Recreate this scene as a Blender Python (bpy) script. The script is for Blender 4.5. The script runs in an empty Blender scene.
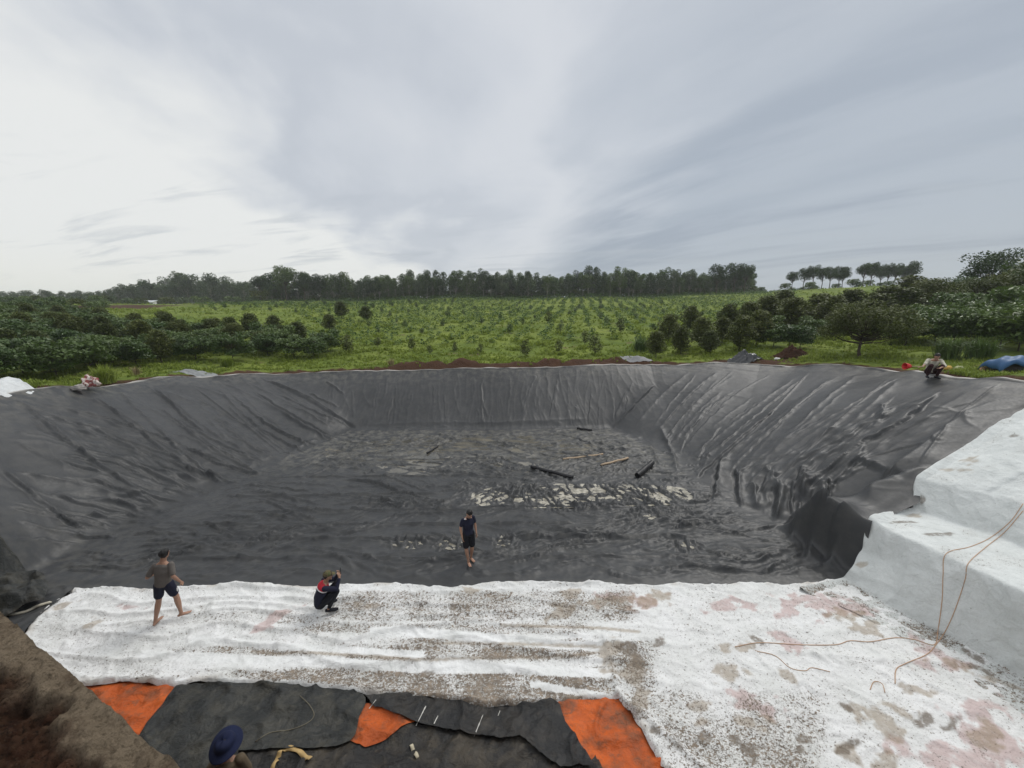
import bpy, math, random
import numpy as np
from mathutils import Vector, Matrix
from mathutils.bvhtree import BVHTree
rng = np.random.default_rng(7); random.seed(7)
SC = bpy.context.scene; COL = SC.collection
CAMZ = 7.4; FOC = 384.0; PITCH = math.radians(11.2)
cp, sp = math.cos(PITCH), math.sin(PITCH)

# ---------------------------------------------------------------- maths helpers
def ray(px, py):
    u = (px-512)/FOC; v = (384-py)/FOC
    return np.array([u, cp+v*sp, -sp+v*cp])
def P(px, py, z=0.0):
    d = ray(px, py); t = (z-CAMZ)/d[2]
    return np.array([d[0]*t, d[1]*t, z])
def PX(px, py, X):
    d = ray(px, py); t = X/d[0]
    return np.array([X, d[1]*t, CAMZ+d[2]*t])
def project(x, y, z):
    zz = z-CAMZ; dep = y*cp - zz*sp; up = y*sp + zz*cp
    return 512+FOC*x/dep, 384-FOC*up/dep
_perm = {}
def gn(x, y, seed=0):
    if seed not in _perm:
        r = np.random.default_rng(seed+100); p = r.permutation(256); a = r.random(256)*2*np.pi
        _perm[seed] = (np.concatenate([p, p]), np.cos(a), np.sin(a))
    p, gx, gy = _perm[seed]
    xi = np.floor(x).astype(np.int64); yi = np.floor(y).astype(np.int64)
    xf = x-xi; yf = y-yi; xi &= 255; yi &= 255
    def g(ix, iy, fx, fy):
        h = p[p[ix & 255]+(iy & 255)]; return gx[h]*fx+gy[h]*fy
    u = xf*xf*xf*(xf*(xf*6-15)+10); v = yf*yf*yf*(yf*(yf*6-15)+10)
    a = g(xi, yi, xf, yf); b = g(xi+1, yi, xf-1, yf); c = g(xi, yi+1, xf, yf-1); d = g(xi+1, yi+1, xf-1, yf-1)
    return ((a+(b-a)*u)*(1-v)+(c+(d-c)*u)*v)*1.5
def fbm(x, y, seed=0, o=4):
    s = 0; a = 1.0
    for k in range(o):
        s = s+a*gn(x*2**k, y*2**k, seed+k); a *= .5
    return s
def ridge(x, y, seed=0, k=2.0):
    return np.clip(1-np.abs(gn(x, y, seed))*1.7, 0, 1)**k
def ss(a, b, x):
    t = np.clip((x-a)/(b-a), 0, 1); return t*t*(3-2*t)
def polydist(x, y, poly):
    """distance to outline, and inside mask"""
    d = np.full(x.shape, 1e9); ins = np.zeros(x.shape, bool); nx = np.zeros(x.shape); ny = np.zeros(x.shape)
    n = len(poly)
    for i in range(n):
        ax, ay = poly[i][:2]; bx, by = poly[(i+1) % n][:2]
        ex, ey = bx-ax, by-ay
        t = np.clip(((x-ax)*ex+(y-ay)*ey)/(ex*ex+ey*ey+1e-12), 0, 1)
        qx = ax+t*ex; qy = ay+t*ey; dd = np.hypot(x-qx, y-qy)
        m = dd < d; d = np.where(m, dd, d); nx = np.where(m, qx, nx); ny = np.where(m, qy, ny)
        c = (ay > y) != (by > y)
        with np.errstate(divide='ignore', invalid='ignore'):
            xs = (bx-ax)*(y-ay)/(by-ay+1e-15)+ax
        ins ^= c & (x < xs)
    return d, ins, nx, ny
def segdist(x, y, pts):
    d = np.full(x.shape, 1e9); side = np.zeros(x.shape); par = np.zeros(x.shape); n = len(pts)-1
    for i in range(n):
        ax, ay = pts[i][:2]; bx, by = pts[i+1][:2]; ex, ey = bx-ax, by-ay; L = math.hypot(ex, ey)
        t = np.clip(((x-ax)*ex+(y-ay)*ey)/(L*L), 0, 1)
        dd = np.hypot(x-ax-t*ex, y-ay-t*ey); sg = ((x-ax)*ey-(y-ay)*ex)/L
        m = dd < d; d = np.where(m, dd, d); side = np.where(m, np.sign(sg)*dd, side); par = np.where(m, (i+t)/n, par)
    return d, side, par
def curve(pts, n=8):
    """Catmull-Rom through 2D/3D points"""
    p = [np.array(q, float) for q in pts]; p = [2*p[0]-p[1]]+p+[2*p[-1]-p[-2]]; out = []
    for i in range(1, len(p)-2):
        for k in range(n):
            t = k/n
            out.append(.5*((2*p[i])+(-p[i-1]+p[i+1])*t+(2*p[i-1]-5*p[i]+4*p[i+1]-p[i+2])*t*t+(-p[i-1]+3*p[i]-3*p[i+1]+p[i+2])*t**3))
    out.append(p[-2]); return out

# ---------------------------------------------------------------- blender helpers
def mesh_np(name, verts, faces, attrs=None, smooth=True):
    me = bpy.data.meshes.new(name)
    verts = np.asarray(verts, np.float32); faces = np.asarray(faces, np.int32)
    nf, k = faces.shape
    me.vertices.add(len(verts)); me.vertices.foreach_set('co', verts.ravel())
    me.loops.add(nf*k); me.loops.foreach_set('vertex_index', faces.ravel())
    me.polygons.add(nf); me.polygons.foreach_set('loop_start', np.arange(nf, dtype=np.int32)*k)
    me.polygons.foreach_set('loop_total', np.full(nf, k, np.int32))
    me.update(calc_edges=True)
    me.polygons.foreach_set('use_smooth', np.full(nf, smooth))
    for a, v in (attrs or {}).items():
        at = me.attributes.new(a, 'FLOAT', 'POINT'); at.data.foreach_set('value', np.asarray(v, np.float32))
    me.validate(); return me
def obj(name, me, mat=None, parent=None, **tags):
    if mat is not None and not me.materials: me.materials.append(mat)
    o = bpy.data.objects.new(name, me); COL.objects.link(o)
    if mat is not None and me.materials[0] != mat: o.material_slots[0].link = 'OBJECT'; o.material_slots[0].material = mat
    if parent is not None: o.parent = parent
    for k, v in tags.items():
        if v: o[k] = v
    return o
def thing(name, label, cat, loc=(0, 0, 0), rz=0, group=None):
    o = bpy.data.objects.new(name, None); COL.objects.link(o); o.empty_display_size = .2
    o.location = loc; o.rotation_euler = (0, 0, rz); o['label'] = label; o['category'] = cat
    if group: o['group'] = group
    return o
def copy_tree(r, loc, rz, sc, label=None):
    c = r.copy(); COL.objects.link(c); c.location = loc; c.rotation_euler = (0, 0, rz); c.scale = sc
    if label: c['label'] = label
    for ch in list(r.children):
        d = ch.copy(); COL.objects.link(d); d.parent = c
    return c
class MB:
    def __init__(s): s.v = []; s.f = []
    def add(s, vs, fs):
        b = len(s.v); s.v += [tuple(map(float, q)) for q in vs]; s.f += [tuple(i+b for i in f) for f in fs]; return s
    def tube(s, pts, rad, n=8, cap=True):
        pts = [np.array(p, float) for p in pts]; m = len(pts)
        rad = rad if hasattr(rad, '__len__') else [rad]*m
        vs = []; up = np.array([0.13, 0.21, 1.0])
        for i, p in enumerate(pts):
            t = pts[min(i+1, m-1)]-pts[max(i-1, 0)]; t = t/(np.linalg.norm(t)+1e-9)
            a = np.cross(t, up)
            if np.linalg.norm(a) < .15: a = np.cross(t, [1, 0, 0.1])
            a /= np.linalg.norm(a); b = np.cross(t, a)
            for k in range(n):
                w = 2*math.pi*k/n; vs.append(p+rad[i]*(math.cos(w)*a+math.sin(w)*b))
        fs = [(i*n+k, i*n+(k+1) % n, (i+1)*n+(k+1) % n, (i+1)*n+k) for i in range(m-1) for k in range(n)]
        if cap: fs += [tuple(range(n))[::-1], tuple((m-1)*n+k for k in range(n))]
        return s.add(vs, fs)
    def ell(s, c, r, n=14, m=9, R=None, fn=None):
        vs = []
        for i in range(m+1):
            th = math.pi*i/m
            for k in range(n):
                w = 2*math.pi*k/n; q = np.array([math.sin(th)*math.cos(w), math.sin(th)*math.sin(w), math.cos(th)])
                if fn is not None: q = fn(q)
                q = q*np.array(r)
                if R is not None: q = R@q
                vs.append(np.array(c)+q)
        fs = [(i*n+k, (i+1)*n+k, (i+1)*n+(k+1) % n, i*n+(k+1) % n) for i in range(m) for k in range(n)]
        return s.add(vs, fs)
    def mesh(s, name, smooth=True):
        me = bpy.data.meshes.new(name); me.from_pydata(s.v, [], s.f); me.validate(); me.update()
        me.polygons.foreach_set('use_smooth', [smooth]*len(me.polygons)); return me
    def build(s, name, mat, parent=None, smooth=True, **tags): return obj(name, s.mesh(name, smooth), mat, parent, **tags)

# ---------------------------------------------------------------- materials
class NT:
    def __init__(s, name, rough=.8, spec=.3):
        s.m = bpy.data.materials.new(name); s.m.use_nodes = True; s.t = s.m.node_tree; s.n = s.t.nodes
        s.b = s.n['Principled BSDF']; s.b.inputs['Roughness'].default_value = rough; s.b.inputs['Specular IOR Level'].default_value = spec
        g = s.n.new('ShaderNodeNewGeometry'); s.pos = g.outputs['Position']
    def L(s, a, b): s.t.links.new(a, b)
    def mapv(s, scale=(1, 1, 1), src=None, rot=(0, 0, 0)):
        m = s.n.new('ShaderNodeMapping'); m.inputs['Scale'].default_value = scale; m.inputs['Rotation'].default_value = rot
        s.L(src or s.pos, m.inputs['Vector']); return m.outputs[0]
    def noise(s, scale, detail=4, rough=.55, src=None, dist=0):
        n = s.n.new('ShaderNodeTexNoise'); n.inputs['Scale'].default_value = scale; n.inputs['Detail'].default_value = detail
        n.inputs['Roughness'].default_value = rough; n.inputs['Distortion'].default_value = dist
        s.L(src or s.pos, n.inputs['Vector']); return n.outputs['Fac']
    def vor(s, scale, src=None, out='Distance'):
        n = s.n.new('ShaderNodeTexVoronoi'); n.inputs['Scale'].default_value = scale; s.L(src or s.pos, n.inputs['Vector']); return n.outputs[out]
    def attr(s, name):
        n = s.n.new('ShaderNodeAttribute'); n.attribute_name = name; return n.outputs['Fac']
    def ramp(s, f, stops):
        r = s.n.new('ShaderNodeValToRGB'); e = r.color_ramp.elements
        while len(e) < len(stops): e.new(.5)
        for i, (p, c) in enumerate(stops):
            e[i].position = p; e[i].color = (c, c, c, 1) if not hasattr(c, '__len__') else (*c, 1)
        s.L(f, r.inputs[0]); return r.outputs[0]
    def rng(s, f, a, b, c=0., d=1.):
        m = s.n.new('ShaderNodeMapRange'); m.inputs[1].default_value = a; m.inputs[2].default_value = b; m.inputs[3].default_value = c; m.inputs[4].default_value = d
        s.L(f, m.inputs[0]); return m.outputs[0]
    def math(s, op, a, b=None):
        m = s.n.new('ShaderNodeMath'); m.operation = op
        for i, v in enumerate((a, b)):
            if v is None: continue
            if isinstance(v, (int, float)): m.inputs[i].default_value = v
            else: s.L(v, m.inputs[i])
        return m.outputs[0]
    def mix(s, f, a, b, mode='MIX'):
        m = s.n.new('ShaderNodeMix'); m.data_type = 'RGBA'; m.blend_type = mode
        for i, v in ((0, f), (6, a), (7, b)):
            if isinstance(v, (int, float)): m.inputs[i].default_value = v
            elif isinstance(v, tuple): m.inputs[i].default_value = (*v, 1)
            else: s.L(v, m.inputs[i])
        return m.outputs[2]
    def col(s, c):
        if isinstance(c, tuple): s.b.inputs['Base Color'].default_value = (*c, 1)
        else: s.L(c, s.b.inputs['Base Color'])
        return s
    def bump(s, h, dist=.02, strength=.6):
        b = s.n.new('ShaderNodeBump'); b.inputs['Distance'].default_value = dist; b.inputs['Strength'].default_value = strength
        prev = s.b.inputs['Normal']
        if prev.is_linked: s.L(prev.links[0].from_socket, b.inputs['Normal'])
        s.L(h, b.inputs['Height']); s.L(b.outputs[0], prev); return s
def plain(name, c, rough=.8, var=.25, scale=8, spec=.3):
    m = NT(name, rough, spec); n = m.noise(scale, 5)
    m.col(m.mix(n, tuple(x*(1-var) for x in c), tuple(min(1, x*(1+var)) for x in c))); m.bump(m.noise(scale*6, 3), .004, .5); return m.m

M = {}
# black geomembrane
m = NT('geomembrane', .45, .36)
n1 = m.noise(.35, 5); n2 = m.noise(3.0, 6, .6); n3 = m.noise(14, 4)
base = m.mix(m.rng(n1, .3, .7), (.029, .031, .033), (.049, .051, .053))
dust = m.math('MULTIPLY', m.rng(n2, .42, .72), m.attr('dust'))
base = m.mix(dust, base, (.155, .148, .125)); base = m.mix(m.attr('lip'), base, (.42, .40, .37))
m.col(base); m.L(m.rng(n3, .3, .7, .42, .56), m.b.inputs['Roughness'])
w = m.noise(2.4, 3, .5, dist=1.2); m.bump(m.rng(m.math('ABSOLUTE', m.math('SUBTRACT', w, .5)), 0, .06), .02, .05)
m.bump(m.noise(5, 3), .012, .25); M['liner'] = m.m
# silty water caught between the folds
m = NT('silty_water', .2, .5); m.col(m.mix(m.rng(m.noise(5, 6, .6), .38, .62), (.17, .155, .12), (.46, .43, .35))); M['silt'] = m.m
m = NT('shallow_water', .1, .5); m.col(m.mix(m.rng(m.noise(.9, 5), .35, .65), (.05, .048, .04), (.17, .155, .12))); M['water'] = m.m
# white geotextile
def cloth_mat(name, base=(.82, .83, .83), greyer=(.70, .715, .70)):
    m = NT(name, .9, .15)
    c = m.mix(m.rng(m.noise(1.1, 6, .6), .38, .7), base, greyer)
    c = m.mix(m.rng(m.noise(30, 3), .3, .75, 0, .28), c, (.45, .46, .43))
    pk = m.math('MULTIPLY', m.attr('pink'), m.rng(m.noise(7, 5, .7), .25, .5, .35, .9)); c = m.mix(pk, c, (.50, .35, .335))
    tn = m.math('MULTIPLY', m.attr('tan'), m.rng(m.noise(9, 5, .7), .25, .5, .4, .95)); c = m.mix(m.math('MULTIPLY', tn, .85), c, (.30, .23, .15))
    dk = m.math('MULTIPLY', m.attr('mud'), m.rng(m.noise(11, 5, .7), .3, .48, .2, 1.)); c = m.mix(dk, c, (.14, .11, .08))
    # gravel-like speckles of mud
    v = m.noise(19, 3, .7, src=m.mapv((1, 1.15, 1))); th = m.rng(m.attr('dirt'), 0, 1, .70, .43)
    s1 = m.rng(m.math('SUBTRACT', v, th), 0, .05)
    v2 = m.noise(46, 2, .6); s2 = m.rng(m.math('SUBTRACT', v2, m.rng(m.attr('dirt'), 0, 1, .74, .45)), 0, .05, 0, .85)
    spk = m.math('MAXIMUM', s1, s2); spc = m.mix(m.rng(m.noise(8, 2), .35, .65), (.12, .10, .082), (.27, .22, .17))
    c = m.mix(spk, c, spc); c = m.mix(m.math('MULTIPLY', m.attr('dirt'), .22), c, (.36, .31, .25))
    m.col(c); m.bump(m.noise(6, 6, .62, dist=.6), .06, .7); m.bump(m.noise(60, 2), .004, .5); m.bump(spk, .012, .7); return m.m
M['cloth'] = cloth_mat('white_geotextile'); M['cloth2'] = cloth_mat('grey_white_geotextile', (.70, .73, .72), (.58, .61, .60))
# tarps
def tarp(name, a, b, dusty, rough=.5, amt=1.):
    m = NT(name, rough*.82, .32); c = m.mix(m.rng(m.noise(1.2, 5), .35, .65), a, b)
    d = m.rng(m.noise(1.9, 8, .68, dist=.25), .46, .66, 0, .75*amt); c = m.mix(d, c, dusty)
    fl = m.rng(m.noise(26, 3, .6), .66, .74, 0, .6*amt); c = m.mix(fl, c, dusty); sc = m.noise(4, 8, .75, src=m.mapv((1, 2.2, 1))); c = m.mix(m.rng(sc, .56, .62, 0, .5*amt), c, dusty)
    m.col(c); m.bump(m.noise(3.5, 7, .68, dist=.3), .08, .9); return m.m
M['tarp'] = tarp('black_tarp', (.009, .009, .009), (.018, .017, .016), (.13, .105, .07), .45, .6)
M['tarp2'] = tarp('grey_tarp', (.015, .017, .017), (.032, .034, .032), (.13, .118, .085), .5, .45)
M['tarp3'] = tarp('dark_tarp', (.011, .012, .013), (.018, .018, .018), (.12, .10, .075), .45, .35)
M['orange'] = tarp('orange_tarp', (.62, .12, .014), (.42, .08, .012), (.12, .07, .04), .6, 1.1)
# soils
def soil(name, a, b, c3, bs=1.):
    m = NT(name, .95, .1); c = m.mix(m.rng(m.noise(1.3, 6), .35, .65), a, b); c = m.mix(m.rng(m.noise(9, 5), .4, .7), c, c3)
    k = m.attr('pale'); c = m.mix(m.math('MULTIPLY', k, m.rng(m.noise(4.5, 6, .65), .2, .5)), c, (.27, .215, .15))
    hv = m.noise(26, 6, .72); c = m.mix(m.math('MULTIPLY', m.rng(hv, .36, .5, .9, 0), m.rng(m.attr('pale'), 0, 1, 1, .55)), c, (.018, .012, .008)); c = m.mix(m.rng(m.vor(34), .0, .25, .5, 0), c, (.15, .11, .075))  # shade of the small holes painted into the colour, plus pale clod specks
    m.col(c); m.bump(m.noise(12, 7, .7), .10*bs, 1.); m.bump(hv, .05, 1.); m.bump(m.noise(70, 4, .7), .015, .8); return m.m
M['bank'] = soil('dark_soil', (.035, .016, .010), (.075, .036, .022), (.10, .055, .034))
# ground: green cover and bare red earth
m = NT('ground', .95, .1)
gr = m.mix(m.rng(m.noise(.16, 6, .6), .35, .65), (.095, .14, .024), (.20, .24, .05)); gr = m.mix(m.rng(m.noise(1.6, 5), .45, .75), gr, (.07, .10, .028))
so = m.mix(m.noise(1.1, 6), (.035, .019, .013), (.10, .055, .034)); gr = m.mix(m.rng(m.noise(.5, 5, .6), .62, .72), gr, (.15, .12, .06))
nn = m.rng(m.math('ADD', m.attr('soil'), m.math('MULTIPLY', m.math('SUBTRACT', m.noise(2, 5), .5), .9)), .4, .6)
m.col(m.mix(nn, gr, so)); m.bump(m.noise(3, 6, .65), .12, .9); M['ground'] = m.m
def leaf(name, a, b, rough=.45, spec=.4, trans=.25):
    m = NT(name, rough, spec); oi = m.n.new('ShaderNodeObjectInfo')
    f = m.math('ADD', m.math('MULTIPLY', m.noise(1.3, 4, .7), .7), m.math('MULTIPLY', oi.outputs['Random'], .45))
    c = m.mix(m.rng(f, .25, .85), a, b); m.col(c)
    tr = m.n.new('ShaderNodeBsdfTranslucent'); m.L(c, tr.inputs[0]); mx = m.n.new('ShaderNodeMixShader'); mx.inputs[0].default_value = trans
    out = m.n['Material Output']; m.L(m.b.outputs[0], mx.inputs[1]); m.L(tr.outputs[0], mx.inputs[2]); m.L(mx.outputs[0], out.inputs[0]); return m.m
M['coffee'] = leaf('coffee_leaves', (.034, .074, .016), (.12, .175, .045), .42, .4)
M['durian'] = leaf('olive_leaves', (.05, .07, .016), (.115, .135, .035), .55, .25)
M['shrub'] = leaf('green_leaves', (.042, .08, .022), (.085, .13, .035), .5)
M['rubber'] = leaf('plantation_leaves', (.055, .095, .028), (.13, .18, .06), .6, .2)
M['farleaf'] = leaf('far_leaves', (.06, .09, .045), (.11, .145, .075), .6, .2)
M['darkleaf'] = leaf('dark_crown_leaves', (.03, .056, .022), (.055, .09, .032), .6, .25)
M['grass'] = leaf('grass_blades', (.12, .18, .025), (.25, .31, .055), .6, .2, .3)
M['tallgrass'] = leaf('tall_grass_blades', (.07, .12, .03), (.13, .19, .055), .5, .3, .3)
M['straw'] = leaf('dry_stalks', (.24, .19, .10), (.36, .29, .17), .8, .1, .1)
M['bark'] = plain('bark', (.07, .055, .04), .9, .35, 6); M['palebark'] = plain('pale_bark', (.30, .28, .24), .9, .3, 5)
# ---------------------------------------------------------------- the lie of the land
RIM = [(*PX(0, 398, -18.8)[:2], 4.1), (*P(150, 381, 3.5)[:2], 3.5), (*P(230, 377, 3.15)[:2], 3.15), (*P(290, 375.5, 2.9)[:2], 2.9),
       (*P(400, 372, 2.95)[:2], 2.95), (*P(520, 369.5, 3.1)[:2], 3.1), (*P(650, 366, 3.25)[:2], 3.25), (*P(760, 366, 3.6)[:2], 3.6),
       (*P(870, 370, 4.1)[:2], 4.1), (*P(935, 377, 4.45)[:2], 4.45), (*P(1024, 384, 4.75)[:2], 4.75), (18.6, 10, 4.9), (19.5, 4, 5.1), (15, .8, 5.3), (6, .8, 5.4), (-.6, 1.2, 5.2),
       (*P(180, 768, 4.25)[:2], 4.25), (*P(0, 612, 4.05)[:2], 4.05), (-12.4, 6.9, 4.0), (-17.5, 9.4, 4.1)]
RIM[0] = (*P(0, 398, 4.1)[:2], 4.1)
FLOOR = [tuple(P(*q)[:2]) for q in ((60, 560), (100, 540), (215, 490), (290, 458), (350, 432), (480, 431), (610, 430), (660, 452), (700, 480), (780, 530), (848, 578))]
FLOOR += [(9.7, 7.5), (10.2, 5), (9.5, 3.6), (-3.6, 3.7), (-5.6, 4.4), (-13.2, 8.4)]
# edge of the white cloth on the right (pixel, height)
TB = [P(868, 519, 1.6), P(912, 510, 1.7), P(916, 478, 2.5), PX(960, 452, 13.7), PX(997, 425, 15.1), PX(1024, 412, 16.1)]
_s = [tuple(q[:2]) for q in curve([(*RIM[i][:2], 0) for i in range(0, 7)], 3)]+[tuple(q[:2]) for q in curve([(*RIM[i][:2], 0) for i in range(6, 13)], 3)][1:]
RIMP = _s+[q[:2] for q in RIM[13:]]
def rim_z(x, y):
    s = 0; w = 0
    for rx, ry, rz in RIM:
        k = 1/((x-rx)**2+(y-ry)**2+.6)**1.5; s = s+k*rz; w = w+k
    return s/w
def pond_raw(x, y):
    dF, iF, _, _ = polydist(x, y, FLOOR); dR, iR, _, _ = polydist(x, y, RIMP)
    t = np.where(iF, 0, dF/(dF+dR+1e-6)); t = np.where(iR, t, 1)
    t = np.where(t < .12, t*t/.24+0*t, t-.06)*1/.94
    return t*rim_z(x, y), dR, iR, dF, iF
def pad(x, y, z):
    # the lowest terrace carries on under the black sheet for a metre or two
    q = ss(9.48, 9.92, x+.28*(y-9.8)) * ss(12.1, 10.9, y) * ss(6, 9, y)
    return np.maximum(z, np.minimum(1.58, 1.58*q) + np.clip((x-10.4), 0, 3)*.03*q)
TBB = None
def base(x, y):
    x = np.asarray(x, float); y = np.asarray(y, float)
    z, dR, iR, dF, iF = pond_raw(x, y)
    z = pad(x, y, z)
    if TBB is not None:
        num = 0; den = 1e-3
        for bx, by, dz in TBB:
            k = np.exp(-((x-bx)**2+(y-by)**2)/.6); num = num+k*dz; den = den+k
        mx = num/np.maximum(den, .45); z = z+np.where(iR & ~iF, mx, 0)
    return z, dR, iR, dF, iF
_b = []
for q in TB+[(TB[i]+TB[i+1])/2 for i in range(2, 5)]:
    z0 = float(base(q[:1], q[1:2])[0][0]); _b.append((q[0], q[1], q[2]-z0))
TBB = _b
XA = [-1.6, -.95, -.6, -.2, .3, .55, .85, 1.5]; HA = [3.2, 3.6, 4.9, 6.8, 7.5, 8.0, 9.9, 10.6]
def terrain(x, y):
    x = np.asarray(x, float); y = np.asarray(y, float)
    z, dR, iR, dF, iF = base(x, y)
    out = rim_z(x, y)
    d = np.where(iR, 0, dR); a = np.interp(x/150, XA, HA)
    back = ss(-5, 12, y)
    hill = a*np.clip(d/122, 0, 1.02)**.95*back - ss(150, 420, d)*a*1.0*back
    hill = hill+back*np.clip(d/40, 0, 1)*(.55*fbm(x/34, y/34, 31, 3)+.18*fbm(x/7, y/7, 36, 2))
    # low berm of turned earth behind the sheet
    berm = (.14+.26*ss(12, 7, np.abs(x-1)))*np.exp(-((d-1.0)/.55)**2)*np.clip(1+.8*fbm(x/1.7, y/1.7, 41, 3), 0, 2.5)*back
    zin = z-.12-.4*ss(0, 1.2, dR)
    zo = out+hill+berm-.12*(1-ss(0, .8, d)); zo = zo-1.2*ss(5, 3.5, y)*ss(2, 0, x)*ss(-14, -11, x)
    return np.where(iR, zin, zo)
def T(x, y): return float(terrain(np.array([x]), np.array([y]))[0])

def axis(lo, hi, dense, step, grow):
    a = [dense[0]]
    while a[-1] < dense[1]: a.append(a[-1]+step)
    s = step
    while a[-1] < hi: s *= grow; a.append(a[-1]+s)
    s = step
    while a[0] > lo: s *= grow; a.insert(0, a[0]-s)
    return np.array(a)
gx = axis(-900, 900, (-42, 48), .3, 1.09); gy = axis(-60, 900, (0, 46), .25, 1.05)
GX, GY = np.meshgrid(gx, gy); GZ = terrain(GX, GY)
dR, iR, _, _ = polydist(GX, GY, RIMP)
d = np.where(iR, 0, dR)
SOILP = ((150, 92, 15, 17), (190, 98, 14, 10), (240, 106, 20, 6), (285, 110, 12, 4))
soilf = np.where(iR, 1., np.clip(1.25-d/(1.0+.9*ss(12, 7, np.abs(GX-1))), 0, 1))
for (px, dist, rx, ry) in SOILP:
    cx = (px-512)/FOC*dist; soilf = np.maximum(soilf, np.exp(-((GX-cx)/rx)**2-((GY-dist)/ry)**2))
cx = (800-512)/FOC*27; soilf = np.maximum(soilf, .9*np.exp(-((GX-18.6)/3.2)**2-((GY-26)/1.2)**2))
# worn grass lane on the near bank
nx, ny = len(gx), len(gy)
I = np.arange(nx*ny).reshape(ny, nx)
F = np.stack([I[:-1, :-1], I[:-1, 1:], I[1:, 1:], I[1:, :-1]], -1).reshape(-1, 4)
obj('ground', mesh_np('ground', np.stack([GX, GY, GZ], -1).reshape(-1, 3), F, {'soil': soilf.ravel(), 'pale': np.zeros(nx*ny)}), M['ground'], kind='structure')

TREES = []
def hit(px, py, trees=None):
    d = ray(px, py); best = None
    for t in (trees or TREES):
        r = t.ray_cast(Vector((0, 0, CAMZ)), Vector(d).normalized())
        if r[0] is not None and (best is None or r[3] < best[3]): best = r
    return np.array(best[0]) if best else P(px, py, .1)
def bvh(me):
    import bmesh
    b_ = bmesh.new(); b_.from_mesh(me); t = BVHTree.FromBMesh(b_); b_.free(); return t
TREES.append(bvh(bpy.data.objects['ground'].data))
# pixel -> undisturbed basin surface (marching)
def onbase(px, py):
    d = ray(px, py); lo, hi = 5., 45.
    for _ in range(3):
        t = np.linspace(lo, hi, 70); x = d[0]*t; y = d[1]*t; z = CAMZ+d[2]*t
        b = base(x, y)[0]; k = max(1, int(np.argmax(z < b))); lo, hi = t[k-1], t[k]
    return np.array([x[k], y[k]])

def sheet(name, poly, res, hfun, mat, thick=0.0, attrs=None, snap=True, **tags):
    """a sheet of cloth cut to the outline poly and laid over the height function"""
    poly = [tuple(q[:2]) for q in poly]; xs = [q[0] for q in poly]; ys = [q[1] for q in poly]
    gx = np.arange(min(xs)-res, max(xs)+2*res, res); gy = np.arange(min(ys)-res, max(ys)+2*res, res)
    X, Y = np.meshgrid(gx, gy); ny, nx = X.shape; I = np.arange(nx*ny).reshape(ny, nx)
    cx = (X[:-1, :-1]+res/2); cy = (Y[:-1, :-1]+res/2)
    _, ins, _, _ = polydist(cx, cy, poly)
    F = np.stack([I[:-1, :-1], I[:-1, 1:], I[1:, 1:], I[1:, :-1]], -1)[ins]
    used = np.unique(F); remap = -np.ones(nx*ny, int); remap[used] = np.arange(len(used)); F = remap[F]
    x = X.ravel()[used]; y = Y.ravel()[used]
    cnt = np.bincount(F.ravel(), minlength=len(x)); bd = cnt < 4
    d, ins2, qx, qy = polydist(x, y, poly)
    if snap: x = np.where(bd, qx, x); y = np.where(bd, qy, y)
    d = np.where(bd, 0, d)
    z = hfun(x, y, d); at = attrs(x, y, z, d) if attrs else {}
    v = np.stack([x, y, z], -1)
    me = mesh_np(name, v, F, at)
    o = obj(name, me, mat, **tags)
    TREES.append(bvh(me))
    if thick:
        md = o.modifiers.new('thickness', 'SOLIDIFY'); md.thickness = thick; md.offset = -1
    return o

# ---------------------------------------------------------------- black liner
FOLDS = []   # (world points, height, width, lean)
def fold(px, h, w, lean=0.): FOLDS.append(([onbase(*q) for q in curve(px, 5)], h, w, lean))
# slopes, left
fold([(14, 400), (45, 425), (81, 454), (120, 480), (159, 505)], .08, .13, .5)
fold([(94, 396), (125, 420), (156, 447), (209, 485)], .05, .1, .5)
fold([(0, 469), (30, 494), (62, 519), (90, 533)], .08, .12, .5)
fold([(0, 415), (40, 425), (85, 437)], .05, .14); fold([(0, 440), (50, 446), (110, 462), (150, 462)], .06, .16); fold([(20, 428), (80, 445), (110, 447)], .05, .12)
fold([(30, 478), (75, 482), (130, 479)], .07, .16); fold([(50, 498), (100, 493), (160, 497)], .06, .14); fold([(60, 415), (110, 432), (150, 440)], .05, .12)
fold([(130, 400), (170, 420), (240, 455), (262, 470)], .05, .13); fold([(160, 392), (200, 408), (260, 446), (280, 455)], .06, .13); fold([(190, 386), (235, 402), (300, 440)], .06, .12)
fold([(220, 382), (262, 402), (322, 437)], .06, .12); fold([(262, 379), (300, 396), (340, 420), (359, 430)], .11, .16, .6); fold([(243, 380), (290, 405), (335, 432)], .05, .1)
fold([(285, 462), (300, 448), (320, 440)], .10, .14); fold([(246, 472), (262, 462), (300, 454)], .07, .15)
# far slope
for k in range(17):
    x0 = 335+k*17+random.uniform(-7, 7); fold([(x0, 376), (x0-random.uniform(-2, 6), 395), (x0-random.uniform(-6, 8), random.uniform(405, 428))], random.uniform(.02, .05), random.uniform(.05, .1))
fold([(360, 427), (420, 424), (520, 423), (600, 420)], .06, .2)
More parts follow.
